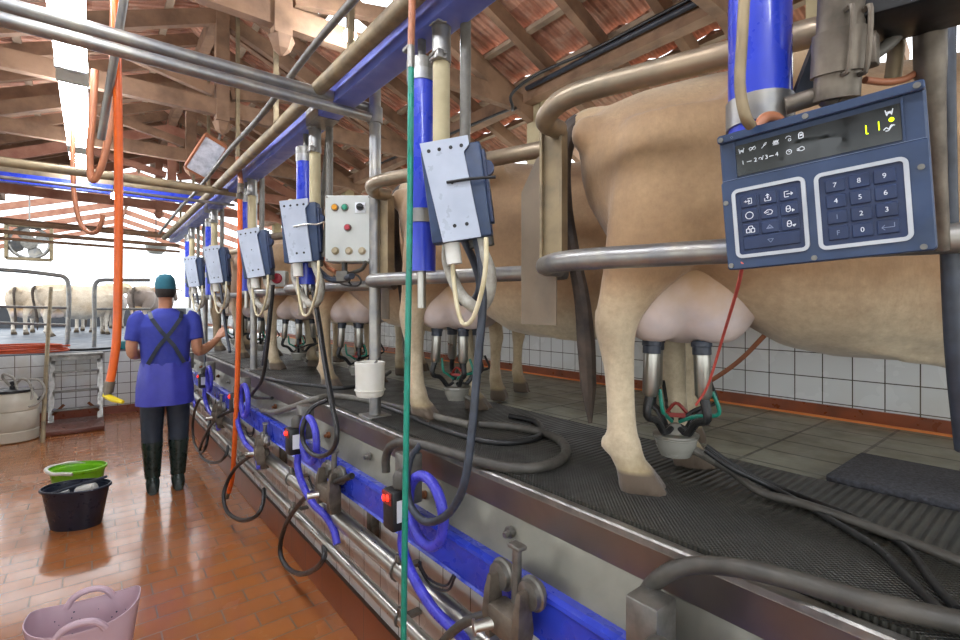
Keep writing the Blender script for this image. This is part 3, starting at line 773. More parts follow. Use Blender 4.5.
# hanging coloured hoses
t = thing('spray_hose', 'pale orange spray hose with yellow nozzle hanging over the pit in front of the ladder', 'hose', PD(108, 400, 1.9))
e = MB(); e.tube([PD(115, -30, 1.9) + Vector((0, 0, .75)), PD(115, -30, 1.9), PD(117, 60, 1.9), PD(118.5, 150, 1.9), PD(118.5, 250, 1.9), PD(117, 330, 1.9), PD(114, 360, 1.9), PD(110, 382, 1.9)], .0148, 14, 5); h = part('hose', e, M['orange'], t)
e = MB(); e.cyl(PD(110, 381, 1.9), PD(108, 392, 1.9), .018, 12); e.cyl(PD(108, 392, 1.9), PD(107, 399, 1.9), .013, 12); part('coupling', e, M['iron'], t)
e = MB(); e.tube([PD(105, 395, 1.9), PD(113, 399, 1.89), PD(123, 402, 1.88)], [.011, .012, .007], 10, 2); part('nozzle_grip', e, M['yellow'], t)
t = thing('water_hose', 'bright orange hose hanging straight from the overhead pipe to the pit floor', 'hose', PX(231, 492, .78))
e = MB(); e.tube(px(.78, (240, 196), (240, 250), (238.5, 330), (236.5, 400), (233, 470), (229, 492)), .0165, 14, 5); part('hose', e, M['orange'], t)
e = MB(); e.tube(px(.78, (238, 158), (240, 175), (241, 186)), .0165, 12, 3); part('copper_elbow', e, M['copper'], t)
e = MB(); e.cyl(PX(241, 183, .78), PX(240, 199, .78), .021, 12); e.box(PX(241, 191, .78), (.03, .07, .03), bev=.006); part('valve', e, M['iron'], t)
e = MB(); e.cyl(PX(229, 490, .78), PX(227, 498, .78), .013, 10); part('nozzle', e, M['iron'], t)
t = thing('wash_hose', 'slim green hose hanging straight down in front of the blue beam', 'hose', PX(403, 660, .70))
e = MB(); e.tube(px(.70, (411, 66), (410, 200), (408, 330), (405.5, 480), (403, 680)), .0088, 12, 5); part('hose', e, M['green'], t)
e = MB(); e.tube([PX(412, 10, .7) + Vector((0, 0, 1.55))] + px(.70, (412, 10), (411, 48)), .010, 12, 1); part('orange_end', e, M['copper'], t)
e = MB(); e.cyl(PX(411, 46, .7), PX(411, 68, .7), .0105, 12); e.box(PX(408, 49, .7), (.02, .035, .014), bev=.004); part('valve', e, M['steel_dull'], t)
hose('faded orange hose loop hanging behind the lit lamp', [PD(114, 30, 2.6) + Vector((0, 0, .5)), PD(113, 60, 2.6), PD(112, 95, 2.6), PD(110, 125, 2.6), PD(104, 158, 2.6), PD(96, 178, 2.6), PD(91, 177, 2.6), PD(90, 150, 2.6), PD(93, 110, 2.6), PD(95, 70, 2.6)], .017, 'copper')
hose('dark drooping hose hung below the far lamp', [PD(72, 140, 3.6) + Vector((0, 0, .5)), PD(73, 172, 3.6), PD(75, 200, 3.6), PD(80, 222, 3.6), PD(88, 232, 3.6), PD(96, 232, 3.6), PD(101, 224, 3.6), PD(103, 215, 3.6)], .016, 'copper')
t = single('stay_pipe', MB().cyl(PD(128, -25, 1.75), PD(101, 139, 1.95), .0145, 14), M['galv'], 'slim galvanised tube hanging askew beside the pale orange hose', 'pipe')
# cords on the right
hose('thin red cord hanging from under the keypad panel to the nearest cluster', [PD(743, 262, .74), PD(737, 290, .85), PD(722, 340, 1.1), PD(708, 385, 1.2), PD(696, 405, 1.24)], .0032, 'red_cord', 'cord', 'cord', n=8)
hose('orange hose slanting behind the nearest udder towards the tiled wall', [PX(765, 335, 2.45), PX(740, 360, 2.45), PX(715, 378, 2.45), PX(690, 391, 2.45), PX(672, 404, 2.3)], .011, 'copper')

# mats
def m_ribs(name, c1, c2, per, axis=1):
    t = NT(name); s = t.sep()
    wv = t.math('SINE', t.math('MULTIPLY', s[axis], 2 * PI / per)); wx = t.math('SINE', t.math('MULTIPLY', s[0], 2 * PI / .011))
    near = t.mapr(s[0], -.15, .07)        # fine studs towards the kerb, ribs beyond
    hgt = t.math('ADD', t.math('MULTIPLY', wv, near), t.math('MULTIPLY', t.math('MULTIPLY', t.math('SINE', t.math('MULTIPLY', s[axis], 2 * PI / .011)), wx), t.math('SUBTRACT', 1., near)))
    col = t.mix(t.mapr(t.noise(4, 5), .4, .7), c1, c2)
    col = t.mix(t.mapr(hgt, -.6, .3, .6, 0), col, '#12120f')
    t.bump(hgt, .8, .004); return t.out(col, t.mapr(t.noise(7), .3, .7, .3, .55), 0.)
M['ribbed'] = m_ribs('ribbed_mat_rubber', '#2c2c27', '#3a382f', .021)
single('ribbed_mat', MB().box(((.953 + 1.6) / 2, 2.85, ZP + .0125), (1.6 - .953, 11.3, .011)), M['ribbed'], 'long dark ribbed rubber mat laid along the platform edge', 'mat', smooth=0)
single('rubber_mat', MB().box((1.79, -.25, ZP + .02), (.34, 1.42, .02), bev=.004), mat('speckled_rubber', '#34353a', '#50525a', .7, 0, 90, bump=.5, bs=120), 'small dark speckled rubber mat on the paving at the right edge', 'mat')
# ------------------------------------------------------------------ overhead ducts and pipes
t = thing('overhead_duct', 'long blue square duct running above the kerb along the row of boxes', 'duct', (.86, 3., 2.38))
e = MB(); e.box((.86, 2.6, 2.435), (.10, 10.2, .105), bev=.008); part('duct', e, M['blue_pale'], t, smooth=30)
for y in (2.28, 5.0):
    e = MB(); e.box((.86, y, 2.435), (.104, .16, .109)); part('tape_band', e, M['galv'], t, smooth=0)
for y in (.6, 2.0, 3.1, 4.1, 5.3, 6.2, 7.2):
    e = MB(); e.bar((.88, y, 2.49), (.88, y, rz(.88) - .05), .025, .025); part('hanger', e, M['galv_dirty'], t)
def pipe_th(label, pts, r, m, sm=1, name='pipe', cat='pipe', group=None):
    e = MB(); e.tube(pts, r, 16, sm); return single(name, e, M[m], label, cat, group)
pipe_th('beige vacuum pipe running along the left side of the blue overhead duct', [(.745, -2.4, 2.425), (.745, 7.6, 2.425)], .03, 'galv_dirty')
pipe_th('thin conduit sagging beside the beige vacuum pipe under the roof', [(.68, -.5, 2.52), (.67, .8, 2.49), (.68, 1.8, 2.53), (.665, 2.6, 2.47), (.68, 3.4, 2.50), (.67, 4.6, 2.46), (.68, 5.6, 2.49), (.67, 7.4, 2.45)], .014, 'hose_grey', 6)
pipe_th('lower of the two near pipes crossing the top left corner', [(-1.3, 2.0, 2.352), (.995, 2.0, 2.352)], .0215, 'galv')
pipe_th('upper of the two near pipes crossing the top left corner', [(-1.3, 2.03, 2.412), (.80, 2.03, 2.412), (.995, 2.03, 2.405)], .0225, 'galv')
pipe_th('dusty pipe crossing the pit midway behind the lit lamps', [(-1.4, 4.1, 2.385), (.995, 4.1, 2.385)], .027, 'galv_dirty')
pipe_th('thin bare conduit crossing the pit beside the dusty midway pipe', [(-1.4, 4.3, 2.33), (.9, 4.3, 2.33)], .012, 'galv')
single('cross_beam', MB().bar((-1.7, 6.2, 2.70), (1.2, 6.2, 2.70), .08, .085), M['blue'], 'blue painted beam crossing the pit below the roof trusses', 'beam')
single('cable_tray', MB().bar((-1.5, 6.28, 2.825), (1.2, 6.28, 2.825), .1, .14), M['galv_dirty'], 'dusty trunking lying on the far blue cross beam', 'trunking')
for i, (y, z, r, l) in enumerate(((8.2, 2.56, .04, 'dark dusty pipe crossing before the open far end, uppermost of the three'), (8.3, 2.44, .025, 'dark pipe crossing before the open far end, middle of the three'), (8.25, 2.35, .018, 'dark pipe crossing before the open far end, lowest of the three'))):
    pipe_th(l, [(-1.9, y, z + .03), (-1., y, z), (1.0, y, z - .03)], r, 'wood', 3)
# conduits clipped along the timber plate on the right
pipe_th('grey conduit clipped along the timber wall plate above the cows', [(2.475, -1., 3.10), (2.475, 1.2, 3.10), (2.475, 2.55, 3.10)], .017, 'hose_dark')
pipe_th('black cable looping over the timber wall plate and the truss end', [(2.48, -.8, 3.14), (2.48, 1.4, 3.14), (2.47, 1.9, 3.13), (2.38, 2.35, 3.1), (2.3, 2.52, 3.0), (2.36, 2.58, 2.93), (2.48, 2.9, 3.02), (2.48, 5., 3.1)], .011, 'rubber', 6, 'cable', 'cable')

# ------------------------------------------------------------------ drop pipes at each stall
BXP = .85
CYL_LAB = ['thick blue cylinder behind the keypad panel', 'thick blue cylinder beside the green hose', 'blue cylinder behind the box with the bent wire clip', 'blue cylinder right of the bright orange hose top',
           'blue cylinder fifth along the row of boxes', 'blue cylinder farthest along the row of boxes']
UYB = [.333, 1.37, 2.48, 3.69, 5.0, 6.25]
ZB = [1.79, 1.62, 1.60, 1.63, 1.60, 1.60]
for i, y in enumerate(UYB):
    t = thing('lift_cylinder', CYL_LAB[i], 'cylinder', (BXP, y, 1.3), 'blue lift cylinders')
    zt = 2.60 if i == 0 else 2.27
    zb = 1.72 if i == 0 else 1.62
    e = MB(); e.cyl((BXP, y, zb), (BXP, y, zt), .046, 24); part('cylinder', e, M['blue'], t)
    for z in ((1.815, ) if i == 0 else (1.80, zt - .01)):
        e = MB(); e.cyl((BXP, y, z - .022), (BXP, y, z + .022), .0495, 24)
        part('clamp_band', e, M['galv'], t)
    e = MB(); e.lathe([(.046, 0), (.05, .005), (.05, .04), (.02, .05), (.014, .06), (.014, .12)], (BXP, y, zt), 20); part('end_cap', e, M['steel_dull'], t)
    e = MB(); e.cyl((BXP, y, zb - .12), (BXP, y, zb), .014, 12); part('rod', e, M['steel'], t)
VP_LAB = ['stained drop pipe with two bolted clamps above the keypad panel', 'beige drop pipe with a steel sleeve above the tilted box by the green hose', 'beige drop pipe above the box with the bent wire clip', 'pale drop pipe above the box right of the bright orange hose', 'pale drop pipe fifth along the row of boxes', 'pale drop pipe farthest along the row of boxes']
for i in range(6):
    if i == 0:
        a, b_ = PD(845, -60, .66), PD(836, 100, .70); r = .0285
    else:
        q = Vector((BXP + .01, UYB[i] - .10, 0)); a, b_ = q + Vector((0, 0, 2.5)), q + Vector((0, 0, ZB[i] + .1)); r = .027
    t = thing('drop_pipe', VP_LAB[i], 'pipe', b_, 'drop pipes feeding the boxes')
    e = MB(); e.cyl(a, b_, r, 18); part('pipe', e, M['iron'] if i == 0 else M['post_cream'], t)
    d = (a - b_).normalized()
    for f in ((.30, .95) if i == 0 else (.72, .86)):
        c = b_.lerp(a, f); hh = .028 if i == 0 else .012
        e = MB(); e.cyl(c - d * hh, c + d * hh, r * 1.16, 18); e.box(c + (svec * .036 - cvec * .008 if i == 0 else Vector((-.03, -.03, 0)) * (r / .03)), (.022, .022, hh * (1.6 if i == 0 else 2.2)), bev=.003)
        for s in (-1, 1):
            if i == 0: e.tube([c - cvec * (r * .9) + svec * (s * .012) + d * hh * 1.5, c - cvec * (r * 1.35) + svec * (s * .012) + d * hh * 1.3, c - cvec * (r * 1.35) + svec * (s * .012) - d * hh * 1.2, c - cvec * (r * .9) + svec * (s * .012) - d * hh * 1.4], .0035, 6, 4)
            else: e.tube([c + d * (s * hh * .6) + Vector((-r * 1.3, r * .4, 0)), c + d * (s * hh * .6) + Vector((-r * 1.25, -r * .7, 0)), c + d * (s * hh * .6) + Vector((-r * .2, -r * 1.4, 0))], .0045, 6, 4)
        part('clamp', e, M['iron'] if i == 0 else M['galv'], t)
    if i:
        e = MB(); c0 = b_.lerp(a, .73); e.cyl(c0, b_.lerp(a, .99), r * 1.1, 18); part('sleeve', e, M['galv'], t)
    else:
        e = MB(); e.cyl(PD(785, 106, .735), PD(842, 88, .70), .013, 14); e.cyl(PD(830, 95, .71), PD(842, 104, .70), .018, 12); part('side_stub', e, M['iron'], t)
SH_LAB = ['', 'slate coloured pipe dropping right of the tilted box on the green hose side', 'dark hose dropping right of the box with the bent wire clip', 'dark hose dropping to the box right of the bright orange hose', 'dark hose dropping to the fifth box along', 'dark hose dropping to the farthest box']
for i in range(1, 6):
    q = Vector((BXP + .06, UYB[i] - .16, 0))
    hose(SH_LAB[i], [q + Vector((0, 0, 2.55)), q + Vector((.0, 0, 2.2)), q + Vector((-.005, 0, 1.98)), q + Vector((-.02, .01, ZB[i] + .15))], .017, 'hose_grey', 'drop_hose', 'hose', 'dark hoses dropping to the boxes')
# ------------------------------------------------------------------ keypad panel
def cam2w(a): return svec * a[0] + up * a[1] + cvec * a[2]
ax = cam2w((.714, .0532, -.698)).normalized(); ay = cam2w((-.0808, .9967, -.0114)); ay = (ay - ax * ay.dot(ax)).normalized(); az = ax.cross(ay)
PP = Vector((0, 0, EYE)) + cam2w((.463, .168, .672))
PM = Matrix.Translation(PP) @ Matrix((ax, ay, az)).transposed().to_4x4()
t = thing('keypad_panel', 'big dark blue keypad panel with number keys and a yellow digit display', 'control panel', PP)
def pan(name, mb, m, parent=t, label=None, smooth=35): return part(name, mb.xf(PM), m, parent, label, smooth=smooth)
def rrect(x0, y0, x1, y1, r, n=5):
    out = []
    for cx, cy, a0 in ((x1 - r, y1 - r, 0), (x0 + r, y1 - r, 90), (x0 + r, y0 + r, 180), (x1 - r, y0 + r, 270)):
        for k in range(n + 1):
            a = math.radians(a0 + 90 * k / n); out.append((cx + r * math.cos(a), cy + r * math.sin(a)))
    return out
def rprism(x0, y0, x1, y1, r, z0, z1, ch=0.):
    mb = MB(); R = [rrect(x0, y0, x1, y1, r)]
    rings = [[Vector((p[0], p[1], z0)) for p in R[0]], [Vector((p[0], p[1], z1 - ch)) for p in R[0]]]
    if ch: rings.append([Vector((p[0], p[1], z1)) for p in rrect(x0 + ch, y0 + ch, x1 - ch, y1 - ch, max(r - ch, .0004))])
    return mb.loft(rings)
def frame(x0, y0, x1, y1, r, w, z0, z1):
    a = rrect(x0, y0, x1, y1, r); b = rrect(x0 + w, y0 + w, x1 - w, y1 - w, max(r - w, .002))
    mb = MB(); return mb.loft([[Vector((p[0], p[1], z0)) for p in a], [Vector((p[0], p[1], z1 - .001)) for p in a], [Vector((p[0] * .98 + q[0] * .02, p[1] * .98 + q[1] * .02, z1)) for p, q in zip(a, b)],
                         [Vector((q[0], q[1], z1)) for q in b], [Vector((q[0], q[1], z0)) for q in b]], closed=True)
pan('housing', rprism(-.119, -.1035, .119, .104, .006, -.045, -.004, .003), M['navy'])
e = rprism(-.119, .0915, .119, .104, .004, -.004, .004, .0015); pan('top_flange', e, M['navy'])
e = rprism(-.119, -.1035, .119, .0335, .005, -.004, .001, .0015); pan('lower_face', e, M['navy'])
g = pan('display_window', rprism(-.0955, .0375, .0945, .0835, .001, -.005, -.0015), mat('display_glass', '#15191a', '#1d2322', .12, 0, 10), smooth=0)
for x in (-.097, .0965):
    pan('display_rib', MB().box((x, .0625, -.002), (.002, .055, .004)), M['navy'], smooth=0)
def glyph(parent, s, x, y, size, m='legend', z=0.0015, name='legend'):
    mb = text_mb(s, size, .0003); mb.xf(Matrix.Translation((x, y, z))); return pan(name, mb, M[m], parent, smooth=0)
def stroke(parent, polys, x, y, s, m='legend', z=.0016, w=.0007, name='symbol'):
    mb = MB()
    for p in polys:
        for a, b in zip(p[:-1], p[1:]):
            mb.bar((x + a[0] * s, y + a[1] * s, z), (x + b[0] * s, y + b[1] * s, z), w, .0004)
    return pan(name, mb, M[m], parent, smooth=0)
def circ(r, n=14, cx=0, cy=0, a0=0, a1=360): return [(cx + r * math.cos(math.radians(a0 + (a1 - a0) * i / n)), cy + r * math.sin(math.radians(a0 + (a1 - a0) * i / n))) for i in range(n + 1)]
# marks on the display
GZ = -.001
TOOTH = [[(-.5, .5), (-.35, -.5), (-.1, .0), (.15, .0), (.3, -.5), (.5, .5)], [(-.5, .1), (.45, .1)], [(-.4, -.15), (.4, -.15)]]
stroke(g, TOOTH, -.0874, .0742, .007, z=GZ)
stroke(g, [circ(.28, 10, -.3, 0), circ(.28, 10, .3, 0), [(-.5, -.4), (.5, .4)]], -.0725, .0738, .0075, z=GZ)
stroke(g, [[(-.5, -.5), (.1, .05)], [(-.1, -.1), (.3, .1), (.5, .5), (.1, .35), (-.1, -.1)]], -.0571, .074, .007, z=GZ)
stroke(g, [[(-.5, .0), (-.25, .5), (-.25, .0), (0, .5), (0, .0), (.25, .5), (.25, 0), (.5, .5)], [(-.5, -.1), (.5, -.1)], [(-.5, -.3), (.5, -.3)]], -.0419, .0733, .0075, z=GZ)
stroke(g, [circ(.45, 10, 0, 0, 20, 170), circ(.22, 10, .2, -.3)], -.0262, .0749, .0075, z=GZ)
stroke(g, [[(-.35, -.5), (.35, -.5), (.35, .3), (.15, .55), (-.15, .55), (-.35, .3), (-.35, -.5)], circ(.15, 8, 0, .1)], -.011, .0748, .0075, z=GZ, w=.001)
glyph(g, '1', -.0865, .056, .0085, z=GZ); glyph(g, '2', -.0695, .056, .0085, z=GZ); glyph(g, '3', -.055, .0562, .0085, z=GZ); glyph(g, '4', -.0418, .0565, .0085, z=GZ)
stroke(g, [[(-.5, 0), (.5, 0)]], -.078, .056, .0065, z=GZ, w=.001); stroke(g, [[(-.5, 0), (.5, 0)]], -.0486, .0563, .0055, z=GZ, w=.001)
stroke(g, [circ(.3, 8, 0, 0, -60, 200), [(.4, -.4), (.7, .6)]], -.0632, .0562, .006, z=GZ)
stroke(g, [circ(.5), [(0, .3), (0, 0), (.25, .1)]], -.0266, .0559, .0065, z=GZ)
stroke(g, [[(-.6, .1), (.1, .4), (.5, .2), (.5, -.2), (.1, -.3), (-.6, -.1), (-.1, .05)]], -.0122, .0559, .008, z=GZ, w=.0009)
stroke(g, TOOTH, .084, .0752, .0075, z=GZ, w=.0009)
stroke(g, [[(-.6, -.2), (-.3, .1), (-.05, -.2), (.2, .3), (.6, .15)], [(-.4, -.35), (-.1, -.4), (.2, .05), (.5, .3)]], .083, .0562, .0095, z=GZ, w=.0011)
e = MB(); e.cyl((.0857, .0656, -.0015), (.0857, .0656, -.0007), .0028, 16); pan('yellow_light', e, M['led_yellow'], g)
stroke(g, [[(0, .9), (0, -.9)], [(0, -.9), (.35, -.9)]], .0602, .0607, .0062, 'led_yellow', z=GZ, w=.0013, name='digit')
stroke(g, [[(0, .9), (0, -.9)]], .0731, .0615, .0062, 'led_yellow', z=GZ, w=.0013, name='digit')
# faint worn marking on the flange
stroke(t, [circ(.4, 8), ], -.098, .0968, .004, 'legend_dim', z=.0042, w=.0004, name='worn_mark')
# screws
for x, y in ((-.1133, .0965), (-.0033, .0978), (.1116, .0975)):
    e = MB(); e.cyl((x, y, .003), (x, y, .0062), .0038, 14); pan('screw', e, M['steel_dull'])
for x, y in ((.11, -.0009), (.1069, -.0985), (-.0059, -.098), (-.1133, -.0965), (-.1138, .0)):
    e = MB(); e.cyl((x, y, .0), (x, y, .0032), .0036, 14); e.cyl((x, y, .003), (x, y, .0036), .0016, 6); pan('screw', e, M['steel_dull'])
e = MB(); e.bar((-.117, .0338, .0008), (.117, .0338, .0008), .0006, .001); pan('seam', e, M['legend_dim'], smooth=0)
pale = mat('pale_bezel', '#b9bfc4', '#a8afb6', .4, 0, 10)
pan('symbol_pad_frame', frame(-.1050, -.0872, -.0095, .0180, .0095, .0052, -.001, .0035), pale)
pan('number_pad_frame', frame(.0004, -.0890, .0990, .0165, .0095, .0052, -.001, .0035), pale)
pan('symbol_pad_base', rprism(-.1, -.0825, -.0145, .0132, .004, .0, .0014), M['navy_dark'])
pan('number_pad_base', rprism(.0055, -.0842, .0938, .0118, .004, .0, .0014), M['navy_dark'])
nums = [['7', '8', '9'], ['4', '5', '6'], ['1', '2', '3'], ['F', '0', '']]
for r in range(4):
    for c in range(3):
        x = .0235 + c * .0258; y = -.0035 - r * .0215
        k = pan('number_key', rprism(x - .0113, y - .0092, x + .0113, y + .0092, .002, .0012, .0034, .0012), M['navy_dark'])
        s = nums[r][c]
        if s: glyph(k, s, x, y, .0088, 'legend_dim' if s in '1F' else 'legend', z=.0036)
        else: stroke(k, [[(.6, .4), (.6, -.1), (-.6, -.1)], [(-.3, .2), (-.6, -.1), (-.3, -.4)]], x, y, .0105, 'legend_dim', z=.0036)
def cowbox(cx): return [[(-.4 + cx, -.4), (.4 + cx, -.4), (.4 + cx, .4), (-.4 + cx, .4), (-.4 + cx, -.4)]]
SYM = [[[(-.1, .45), (.5, .45), (.5, -.45), (-.1, -.45)], [(-.7, 0), (.2, 0)], [(-.05, .25), (.25, 0), (-.05, -.25)], [(-.4, .2), (-.4, -.2)]],
       [[(-.45, 0), (-.45, -.5), (.45, -.5), (.45, 0)], [(0, -.2), (0, .6)], [(-.25, .35), (0, .65), (.25, .35)], [(-.2, .1), (.2, .1)]],
       [[(.1, .45), (-.5, .45), (-.5, -.45), (.1, -.45)], [(-.2, 0), (.7, 0)], [(.4, .25), (.7, 0), (.4, -.25)]],
       [circ(.6, 18)],
       [[(-.7, 0), (-.2, .4), (.3, .4), (.6, .1), (.4, -.35), (-.3, -.35)], [(-.6, -.1), (.0, .05)]],
       [circ(.28, 10, -.1, .25), [(-.4, .2), (-.4, -.35), (-.1, -.5), (.2, -.3), (.2, .2)], [(.45, -.5), (.75, -.3), (.45, -.1), (.45, -.5)]],
       [[(-.65, -.5), (-.1, -.5), (-.1, .15), (-.65, .15), (-.65, -.5)], [(.1, -.5), (.65, -.5), (.65, .15), (.1, .15), (.1, -.5)], [(-.4, .2), (-.2, .6), (.3, .6), (.45, .2)]],
       [[(-.5, -.25), (0, .35), (.5, -.25), (-.5, -.25)], [(-.25, -.1), (.25, -.1)]],
       [circ(.28, 10, -.1, .25), [(-.4, .2), (-.4, -.35), (-.1, -.5), (.2, -.3), (.2, .2)], [(.35, -.25), (.55, -.5), (.8, -.2), (.35, -.25)]]]
for r in range(3):
    for c in range(3):
        x = -.0822 + c * .0256; y = -.0034 - r * .0213
        k = pan('symbol_key', rprism(x - .0113, y - .0092, x + .0113, y + .0092, .002, .0012, .0034, .0012), M['navy_dark'])
        stroke(k, SYM[r * 3 + c], x, y, .0085, 'legend_dim' if r * 3 + c == 7 else 'legend', z=.0036, w=.0009)
k = pan('wide_key', rprism(-.0935, -.0755, -.0197, -.0565, .002, .0012, .0034, .0012), M['navy_dark'])
stroke(k, [[(-.5, .3), (0, -.35), (.5, .3), (-.5, .3)]], -.0569, -.066, .0075, 'legend_dim', z=.0036)
# bits around the panel
t = single('junction_box', MB().box(PD(925, 2, .66), (.16, .11, .045), Euler((0, 0, -1.3)).to_matrix(), bev=.006), M['black'], 'black box at the top right corner over the stained pipes', 'box')
hose('stained dark pipe dropping behind the right end of the keypad panel', [PD(929, 8, .70), PD(930, 60, .71), PD(931, 100, .72), PD(938, 180, .74), PD(943, 250, .76)], [.019, .019, .017, .011, .009], 'iron', 'drop_pipe', 'pipe', 'drop pipes feeding the boxes')
hose('thin grimy tube left of the stained dark pipe at the top right', [PD(898, 28, .74), PD(895, 60, .745), PD(892, 84, .75)], .011, 'galv_dirty', 'tube', 'pipe')
hose('brown cable looping right from the stained clamp to the dark pipe', [PD(865, 80, .7), PD(885, 82, .71), PD(905, 79, .72), PD(922, 69, .72)], .005, 'copper', 'cable', 'cable')
hose('grimy hose slanting from the stained drop pipe up to the black box', [PD(858, 68, .71), PD(875, 54, .71), PD(893, 40, .71), PD(905, 20, .71)], .009, 'hose_grey')
single('strut', MB().bar(PD(825, 38, .78), PD(800, 102, .78), .012, .03), M['hose_dark'], 'dark flat strut slanting behind the stained drop pipe', 'bracket')
hose('beige hose lying against the nearest blue cylinder', [PD(746, -30, .68), PD(742, 40, .685), PD(740, 85, .69), PD(745, 115, .69), PD(751, 126, .70)], .0075, 'galv_dirty')
hose('orange brown hose end poking up behind the keypad panel', [PD(757, 128, .73), PD(765, 118, .73), PD(776, 118, .735), PD(784, 128, .74)], .008, 'copper')

# ------------------------------------------------------------------ tilted boxes
def make_box(label):
    """local: x right, y up, z out of the front."""
    t = thing('control_box', label, 'control box', (0, 0, 0), 'blue control boxes with white cover plates')
    e = MB(); e.box((.010, -.008, -.036), (.20, .31, .062), bev=.008); part('housing', e, M['navy'], t, local=True)
    e = MB(); e.prism([(-.05, -.165), (.075, -.165), (.055, .115), (.075, .135), (.075, .165), (-.085, .165)], (0, 0, .0), (1, 0, 0), (0, 1, 0), (0, 0, 1), .008)
    c = part('cover_plate', e, M['white_plate'], t, local=True, smooth=0)
    for x, y in ((-.058, .135), (-.023, .135), (.015, .135), (.050, .135), (-.005, -.118), (.035, -.118), (.005, .02)):
        e = MB(); e.cyl((x, y, .0075), (x, y, .0092), .0062 if y != .02 else .004, 12); part('hole', e, M['black'], c, local=True)
    e = MB(); e.box((.114, .0, -.035), (.014, .24, .045), bev=.004); e.tube([(.116, .06, -.045), (.118, .06, -.02)], .026, 14, 1); part('side_cap', e, M['navy_dark'], t, local=True)
    e = MB(); e.box((-.075, .0, -.04), (.02, .28, .06), bev=.006); part('left_cheek', e, M['navy'], t, local=True)
    e = MB(); ball(e, (-.05, .165, -.05), (.02, .022, .02), 10); part('lamp_dome', e, M['cream'], t, local=True)
    e = MB(); e.cyl((-.03, -.235, -.04), (-.03, -.165, -.04), .026, 16); part('socket', e, M['white_pl'], t, local=True)
    e = MB(); e.cyl((.05, -.19, -.05), (.05, -.16, -.05), .024, 14); e.cyl((.09, -.19, -.045), (.09, -.16, -.045), .02, 14); part('gland', e, M['rubber_grey'], t, local=True)
    KIDS[t.name] = [x for x in COL.objects if x.parent == t]
    return t
BX_LAB = ['tilted blue box with white cover plate, largest of the row, beside the green hose', 'tilted blue box with bent wire clip on its white plate, left of the switch box',
          'tilted blue box with white cover plate just right of the bright orange hose', 'tilted blue box with white cover plate, second from the far end of the row', 'tilted blue box with white cover plate, smallest at the far end of the row']
BPX = [(452, 190), (297, 231), (252, 253), (214, 264.5), (192, 271.5)]
bx0 = make_box(BX_LAB[0])
for i in range(5):
    o = bx0 if i == 0 else copy_tree(bx0)
    o['label'] = BX_LAB[i]
    p = PX(BPX[i][0], BPX[i][1], BXP - .075)
    zz = Vector((-.72, -.69, 0)).normalized(); yy = Vector((0, 0, 1)); xx = yy.cross(zz)
    m = Matrix((xx, yy, zz)).transposed() @ Matrix.Rotation(math.radians((7.5, 4, 8, 6, 6)[i]), 3, 'Z')
    o.location = p; o.rotation_euler = m.to_euler(); o.scale = [(.85 if i == 0 else .92)] * 3
    if i < 2:
        e = MB(); w4 = Matrix.Translation(p) @ m.to_4x4()
        e.tube([w4 @ Vector(q) for q in ((-.01, .02, .012), (.06, .025, .016), (.11, .02, .012), (.15, .03, .0), (.152, .0, -.02))] if i else [w4 @ Vector(q) for q in ((-.01, .02, .012), (.06, .018, .014), (.125, .012, .012))], .0042, 8, 4)
        single('wire_clip', e, M['black'] if i == 0 else M['steel'], ('straight dark pin poking through the white cover plate near the green hose', 'bent steel wire clip hooked across the second tilted box')[i], 'clip')
# hoses below the boxes
def below(i, labs):
    px0, py0 = BPX[i]; y = UYB[i]; X = BXP - .03; s = 105 / 105 * (1.0, .63, .465, .36, .30)[i]
    bx, by = px0 + 4 * s, py0 + 52 * s
    def q(*pp): return [PX(bx + a * s, by + b * s, X + (c if len(pp) else 0)) for a, b, c in pp]
    hose(labs[0], q((-8, 0, 0), (-8, 22, 0), (2, 48, 0), (14, 62, 0), (24, 66, .02), (33, 52, .03), (34, 30, .03), (26, 8, .03), (22, -6, .03)), .017, 'corrug', 'corrugated_hose', 'hose', 'corrugated hose bends under the boxes')
    hose(labs[1], q((-2, 0, -.02), (-3, 30, -.02), (2, 68, -.02), (8, 82, -.02), (17, 76, -.02), (26, 48, -.02), (30, 20, -.02), (30, -4, -.01)), .0065, 'cream', 'milk_tube', 'hose', 'cream tube loops under the boxes')
NM = ['largest tilted box', 'box with the bent wire clip', 'box right of the bright orange hose', 'second box from the far end', 'smallest far box']
for i in range(5): below(i, ['pale corrugated hose bend hanging below the ' + NM[i], 'thin cream tube loop hanging below the ' + NM[i]])
hose('dark smooth hose bend hanging below the largest tilted box', px(.87, (462, 236), (474, 262), (480, 285), (474, 300), (462, 302)), .012, 'hose_dark')
hose('dark hose bundle bend right of the box with the bent wire clip', px(.90, (312, 255), (318, 268), (328, 278), (340, 280), (352, 276)), .014, 'hose_dark')
hose('dark hose hanging below the box right of the bright orange hose to the platform', px(.90, (267, 276), (270, 300), (268, 330), (263, 365)), .012, 'hose_dark')
hose('dark hose hanging below the smallest far box into the pit', px(.88, (196, 288), (199, 310), (203, 340), (206, 372)), .012, 'hose_dark')
hose('dark hose hanging below the second box from the far end', px(.88, (220, 284), (223, 305), (226, 330), (230, 352)), .012, 'hose_dark')

